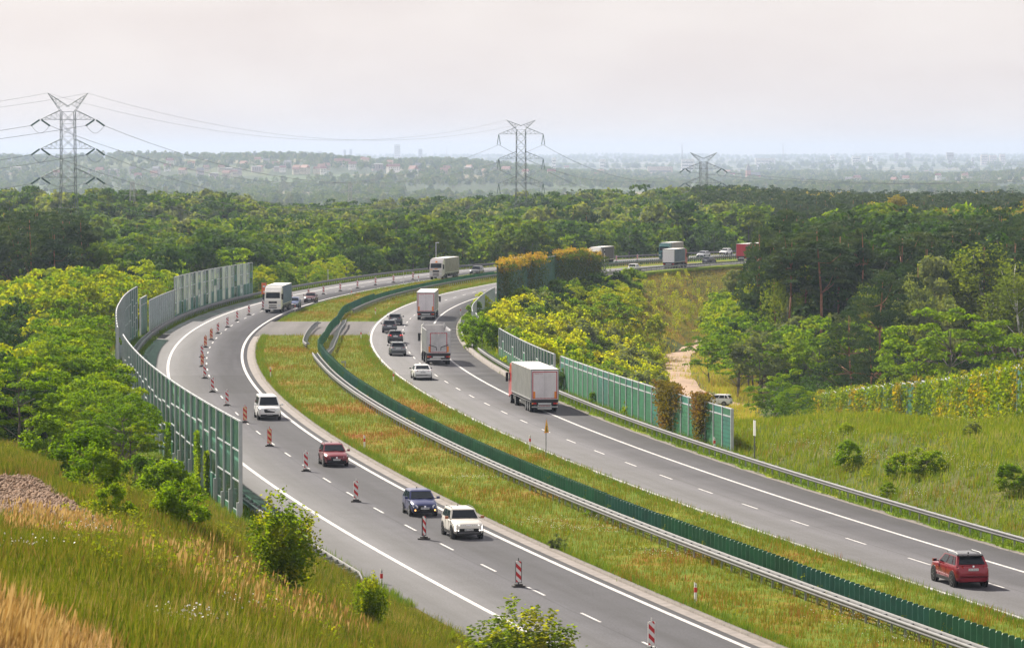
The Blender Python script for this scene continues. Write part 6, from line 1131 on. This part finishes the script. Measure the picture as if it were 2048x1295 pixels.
s, o, P = on_road(9000, -70, 620, lambda s: oLI(s)+1.5, lambda s: oLI(s)+2.3, 1.5); k = ~((s > s_cr0-.5) & (s < s_cr1+.5)); blades('grass', P[k], rg.uniform(.15, .5, k.sum()), .04, T_VERGE, rg, 5, .1, label='fresh green grass along the median kerb')
s, o, P = on_road(9000, -70, 560, lambda s: oRI(s)-1.4, lambda s: oRI(s)-.3, 1.5); k = ~((s > s_cr0-.5) & (s < s_cr1+.5)); blades('grass', P[k], rg.uniform(.15, .42, k.sum()), .04, T_VERGE, rg, 5, .12, label='green grass strip beside the right carriageway')
s, o, P = on_road(14000, -70, 480, lambda s: oRO(s)+3.25, lambda s: oRO(s)+6.0, 1.5); blades('grass', P, rg.uniform(.15, .5, len(P)), .045, T_VERGE, rg, 5, .12, label='grass under the right guard rail')
s, o, P = on_road(14000, 20, 620, lambda s: 0*s-6.5, lambda s: 0*s-3.05, 1.3); blades('grass', P, rg.uniform(.15, .5, len(P)), .045, T_VERGE, rg, 5, .12, label='grass between the left guard rail and the noise walls')
def in_rubble(P):
    dz = P[:, 2]-H; d = P[:, 1]*math.cos(PIT)-dz*math.sin(PIT); px = 1024+F*P[:, 0]/d; py = 647.5-F*(P[:, 1]*math.sin(PIT)+dz*math.cos(PIT))/d
    return ((px < 225) & (py > 950+np.clip(px-60, 0, None)*.62) & (py < 1045+px*.13) & (P[:, 1] > 90)) | ((px > 208) & (px < 246) & (py > 932) & (py < 975))
def fan(n, u0, u1, y0, y1, ok, p=1.0):
    y = y0+(y1-y0)*rg.uniform(0, 1, n)**p; u = rg.uniform(u0, u1, n); x = u*y; s, o = inv(x, y); k = ok(x, y, s, o); x, y = x[k], y[k]; return np.stack([x, y, gz(x, y)], 1)
P = fan(125000, -.16, .02, 55, 265, lambda x, y, s, o: o < -np.interp(y, [205, 250], [3.1, 5.5]), .9); P = P[~in_rubble(P)]; blades('grass', P, .25+.3*(.5+.5*np.sin(P[:, 0]*.6+1)*np.sin(P[:, 1]*.13))+rg.uniform(0, .2, len(P)), .045, T_SLOPE, rg, 5, .17, .45, label='rough grass on the left bank')
P = fan(14000, -.16, -.03, 225, 330, lambda x, y, s, o: o < -5.6); blades('grass', P, rg.uniform(.4, .9, len(P)), .06, T_SLOPE, rg, 5, .2, label='tall grass at the foot of the near noise wall')
P = fan(76000, .02, .165, 195, 480, lambda x, y, s, o: o > oRO(s)+5.6, .8); blades('grass', P, .3+.3*(.5+.5*np.sin(P[:, 0]*.5)*np.sin(P[:, 1]*.17))+rg.uniform(0, .2, len(P)), .06, T_BANK, rg, 5, .2, .45, label='flowering grass on the right bank')
TRK = np.array([on_ground(*q)[:2] for q in ((1398, 684), (1372, 698), (1355, 715), (1352, 740), (1360, 762), (1380, 785), (1405, 800), (1440, 810), (1470, 812))]); TRK = np.concatenate([TRK[:-1]+(TRK[1:]-TRK[:-1])*t for t in (0, .25, .5, .75)])
def off_track(x, y): return np.min(np.hypot(x[:, None]-TRK[None, :, 0], (y[:, None]-TRK[None, :, 1])), 1) > np.where(y < 560, 3.2, 3.6)
P = fan(48000, -.012, .06, 400, 830, lambda x, y, s, o: (o > oRO(s)+5.8) & off_track(x, y) & (y < 715)); blades('grass', P, rg.uniform(.4, 1.1, len(P))*np.where(P[:, 1] > 680, .6, 1), .10, T_VAL, rg, 5, .35, .5, label='sun-bleached grass in the valley and on the motorway slope')
P = fan(60000, .0, .06, 700, 850, lambda x, y, s, o: (o > oRO(s)+5.8)); blades('grass', P, rg.uniform(.15, .4, len(P)), .07, T_EMB, rg, 5, .3, .5, label='short dry grass on the embankment of the far motorway')
P = fan(9000, -.13, -.06, 400, 760, lambda x, y, s, o: o < -6); blades('grass', P, rg.uniform(.4, 1.0, len(P)), .12, T_SLOPE, rg, 5, .3, label='grass in the clearing below the curved wall')
# weeds: leafier green and yellow clumps in the banks
def weeds(name, P, sz, hgt, m, n, label):
    rs = rg; k = rs.choice(len(P), n*len(P)//1 if n < 1 else n*len(P)) if False else np.repeat(np.arange(len(P)), n); h = hgt[k]*rs.uniform(.1, 1, len(k)); r = hgt[k]*.38*np.sqrt(rs.uniform(0, 1, len(k)))*(1.1-.5*h/hgt[k]); a = rs.uniform(0, 2*PI, len(k)); Q = P[k]+np.stack([r*np.cos(a), r*np.sin(a), h], 1)
    return tag(link(name, leaf_mesh(name, Q, rs.normal(size=Q.shape)+np.array([0, 0, .8]), sz, m, rs, .5)), label, kind='stuff')
L_WEED = leafmat('leaf_weed', (.09, .13, .02), (.17, .21, .03), (.26, .25, .03), .35, .5)
P = fan(900, -.13, .0, 90, 250, lambda x, y, s, o: (o < -5) & (np.sin(x*.5+y*.05)+np.sin(y*.21) > .2)); weeds('weeds', P, .09, rg.uniform(.5, 1.1, len(P)), L_WEED, 60, 'leafy yellow-green weeds scattered over the left bank')
P = fan(700, .03, .135, 215, 400, lambda x, y, s, o: (o > oRO(s)+7) & (np.sin(x*.4+y*.08)+np.sin(y*.19) > .1)); weeds('weeds', P, .13, rg.uniform(.5, 1.5, len(P)), L_WEED, 60, 'leafy weeds scattered over the right bank')
s, o, P = on_road(240, -60, 500, lambda s: oLI(s)+2.2, lambda s: oRI(s)-1, 1.5); k = ~((s > s_cr0-1) & (s < s_cr1+1)); weeds('weeds', P[k], .09, rg.uniform(.3, .6, k.sum()), L_WEED, 40, 'leafy weeds in the median')
s, o, P = on_road(70, -60, 420, lambda s: fence_o(s)-.5, lambda s: fence_o(s)+.3, 1.2); weeds('weeds', P, .1, rg.uniform(.6, 1.2, len(P)), L_WEED, 45, 'weeds pushing up between barrier and glare screen')
P = fan(1500, -.005, .052, 430, 800, lambda x, y, s, o: (o > oRO(s)+7) & off_track(x, y) & ((x/y < .037) | (y > 710))); weeds('undergrowth', P, .28, rg.uniform(.8, 2.2, len(P)), leafmat('leaf_undergrowth', (.13, .19, .015), (.27, .30, .02), (.36, .33, .05), .35, .15), 70, 'sunlit scrub over the valley slope')
P = fan(1500, .055, .135, 500, 660, lambda x, y, s, o: x > 30+(y-500)*.1); weeds('undergrowth', P, .35, rg.uniform(1.5, 4.5, len(P)), L_DARK, 80, 'dark undergrowth between the trunks of the right-hand wood')
P = fan(900, -.135, -.085, 400, 640, lambda x, y, s, o: o < -10); weeds('undergrowth', P, .35, rg.uniform(1.5, 4, len(P)), L_LOCG, 80, 'green undergrowth below the left noise walls')
P = fan(900, .035, .13, 800, 1130, lambda x, y, s, o: (o < -9)); weeds('undergrowth', P, .5, rg.uniform(2, 4.5, len(P)), L_LOCG, 50, 'green undergrowth at the foot of the pinewood')
M_DRYP = meadow('dry_plume', [(0, (.30, .17, .045)), (.5, (.40, .25, .08)), (1, (.50, .34, .13))], .3, 2, .4, .35)
def patch_px(n, poly, ymax=400):
    """ground points seen inside an outline of the photograph"""
    xs_ = [p[0] for p in poly]; ys_ = [p[1] for p in poly]; out = []
    while len(out) < n:
        px = rg.uniform(min(xs_), max(xs_)); py = rg.uniform(min(ys_), max(ys_)); c = False; j = len(poly)-1
        for i in range(len(poly)):
            if (poly[i][1] > py) != (poly[j][1] > py) and px < (poly[j][0]-poly[i][0])*(py-poly[i][1])/(poly[j][1]-poly[i][1]+1e-9)+poly[i][0]: c = not c
            j = i
        if c: out.append(on_ground(px, py, ymax))
    return np.array(out)
P = patch_px(260, [(260, 1130), (420, 1110), (560, 1190), (760, 1295), (560, 1295), (400, 1200)]); plumes('dry_grass', np.repeat(P, 3, 0)+rg.normal(size=(len(P)*3, 3))*np.array([.2, .2, 0]), rg.uniform(.5, .95, len(P)*3), M_DRYP, rg, 'tan seeding grass across the middle of the left bank', .045)
P = patch_px(350, [(20, 1030), (210, 1060), (260, 1110), (60, 1090), (0, 1070)]); plumes('dry_grass', np.repeat(P, 3, 0)+rg.normal(size=(len(P)*3, 3))*np.array([.2, .2, 0]), rg.uniform(.4, .7, len(P)*3), M_DRYP, rg, 'tan grass at the foot of the rubble', .045)
yy_ = rg.uniform(50, 60, 1500); uu_ = rg.uniform(-.14, -.1, 1500); yy_ = np.repeat(yy_, 2)+rg.normal(size=3000)*.3; uu_ = np.repeat(uu_, 2)+rg.normal(size=3000)*.001; P = np.stack([uu_*yy_, yy_, gz(uu_*yy_, yy_)], 1); plumes('dry_grass', P, rg.uniform(.5, 1.05, len(P))*np.interp(uu_, [-.13, -.1], [1.1, .55]), M_DRYP, rg, 'blurred golden grass in the lower left corner', .026); blades('dry_grass', P, rg.uniform(.3, .7, len(P)), .02, T_DRY, rg, 3, .1, .4, label='golden blades in the lower left corner')
# flowers
M_FL = mat('flower_white', (.75, .73, .70), .7)
def flowers(P, n, r, label, zs=.35):
    k = rg.choice(len(P), n); Q = P[k]+np.concatenate([rg.normal(size=(n, 2))*r, rg.uniform(.6, 1.1, (n, 1))*zs], 1); tag(link('wildflowers', leaf_mesh('wildflowers', Q, rg.normal(size=Q.shape)*.4+np.array([0, -.5, .6]), .042, M_FL, rg, 1.0)), label, kind='stuff')
C = np.array([RP(US(*q)[0], US(*q)[1], 0) for q in ((1080, 1050), (1120, 1062), (1200, 1065), (1215, 1040), (1700, 1230), (1740, 1245), (1770, 1262), (1720, 1215), (1310, 1110), (1390, 1115), (1830, 1285), (1010, 940), (940, 960))]); flowers(C, 1100, 1.1, 'white daisies in patches over the median')
C = np.array([on_ground(*q) for q in ((1730, 915), (1755, 925), (1900, 925), (1870, 945), (1940, 848), (1880, 930), (2010, 950), (1840, 1000), (1620, 900), (1690, 880))]); flowers(C, 900, 1.5, 'white flowers on the right bank', .6)
C = np.array([on_ground(*q) for q in ((150, 1075), (135, 1085), (170, 1090), (360, 1265), (330, 1270), (460, 1235), (420, 1150), (60, 1120))]); flowers(C, 320, .5, 'white flowers on the left bank', .5)
# rubble on the bank
def stones(name, P, sz, label):
    n = len(P); base = np.array([(1, 0, 0), (-1, 0, 0), (0, 1, 0), (0, -1, 0), (0, 0, 1), (0, 0, -1)], float); F8 = np.array([(0, 2, 4), (2, 1, 4), (1, 3, 4), (3, 0, 4), (2, 0, 5), (1, 2, 5), (3, 1, 5), (0, 3, 5)]); s_ = sz*rg.uniform(.4, 1.3, (n, 1, 1)); V = base[None]*s_*rg.uniform(.55, 1.2, (n, 6, 1))+rg.normal(size=(n, 6, 3))*s_*.2+P[:, None, :]
    m = mat('rubble_stone', (.20, .12, .075), .9, nz=(1.5, .5)); f = (F8[None]+np.arange(n)[:, None, None]*6).reshape(-1, 3); return tag(link(name, np_mesh(name, V.reshape(-1, 3), f, [m])), label, kind='stuff')
P = patch_px(3000, [(0, 952), (60, 955), (120, 985), (205, 1050), (215, 1066), (120, 1050), (0, 1035)]); stones('rubble', P+np.array([0, 0, .03]), .11, 'heap of broken pinkish stones on the left bank')
P = patch_px(500, [(212, 935), (240, 940), (242, 970), (212, 968)]); stones('rubble', P+np.array([0, 0, .04]), .14, 'small patch of stones between the bushes on the left bank')
# dirt track in the valley
def track():
    c = [on_ground(*q) for q in ((1398, 684), (1372, 698), (1355, 715), (1352, 740), (1360, 762), (1380, 785), (1420, 806), (1500, 815))]; V = []; n = 0; Fc = []
    for i in range(len(c)-1):
        a, b = Vector(c[i]), Vector(c[i+1]); k = 8; d = (b-a); nr = Vector((-d.y, d.x, 0)).normalized()*2.1
        for j in range(k+(i == len(c)-2)):
            p = a.lerp(b, j/k)
            for q in (-1, -.5, 0, .5, 1): v = p+nr*q; V.append((v.x, v.y, float(gz(p.x, p.y))+.3-.12*abs(q))); 
            n += 1
    for i in range(n-1):
        for j in range(4): Fc.append((i*5+j, i*5+j+1, i*5+j+6, i*5+j+5))
    m = mat('dirt', (.32, .21, .14), .9, nz=(.5, .3)); return tag(link('dirt_track', np_mesh('dirt_track', V, Fc, [m], smooth=True)), kind='structure')
track()
for i, px in enumerate((1512, 1518, 1526, 1534, 1545, 1552)):
    q = on_ground(px, 842-i*3); g = empty('fence_post', q, 0, ['leftmost', 'second', 'third', 'fourth', 'fifth', 'last'][i]+' thin wire fence post behind the end of the green noise wall', 'fence post', 'wire fence posts'); MB().mat(M_GALV).bar((0, 0, -.2), (0, 0, 2.0), .035, 5).build('post', g); MB().mat(M_GALVD).bar((0, 0, 2.0), (0, 0, 2.06), .045, 5).build('cap', g)
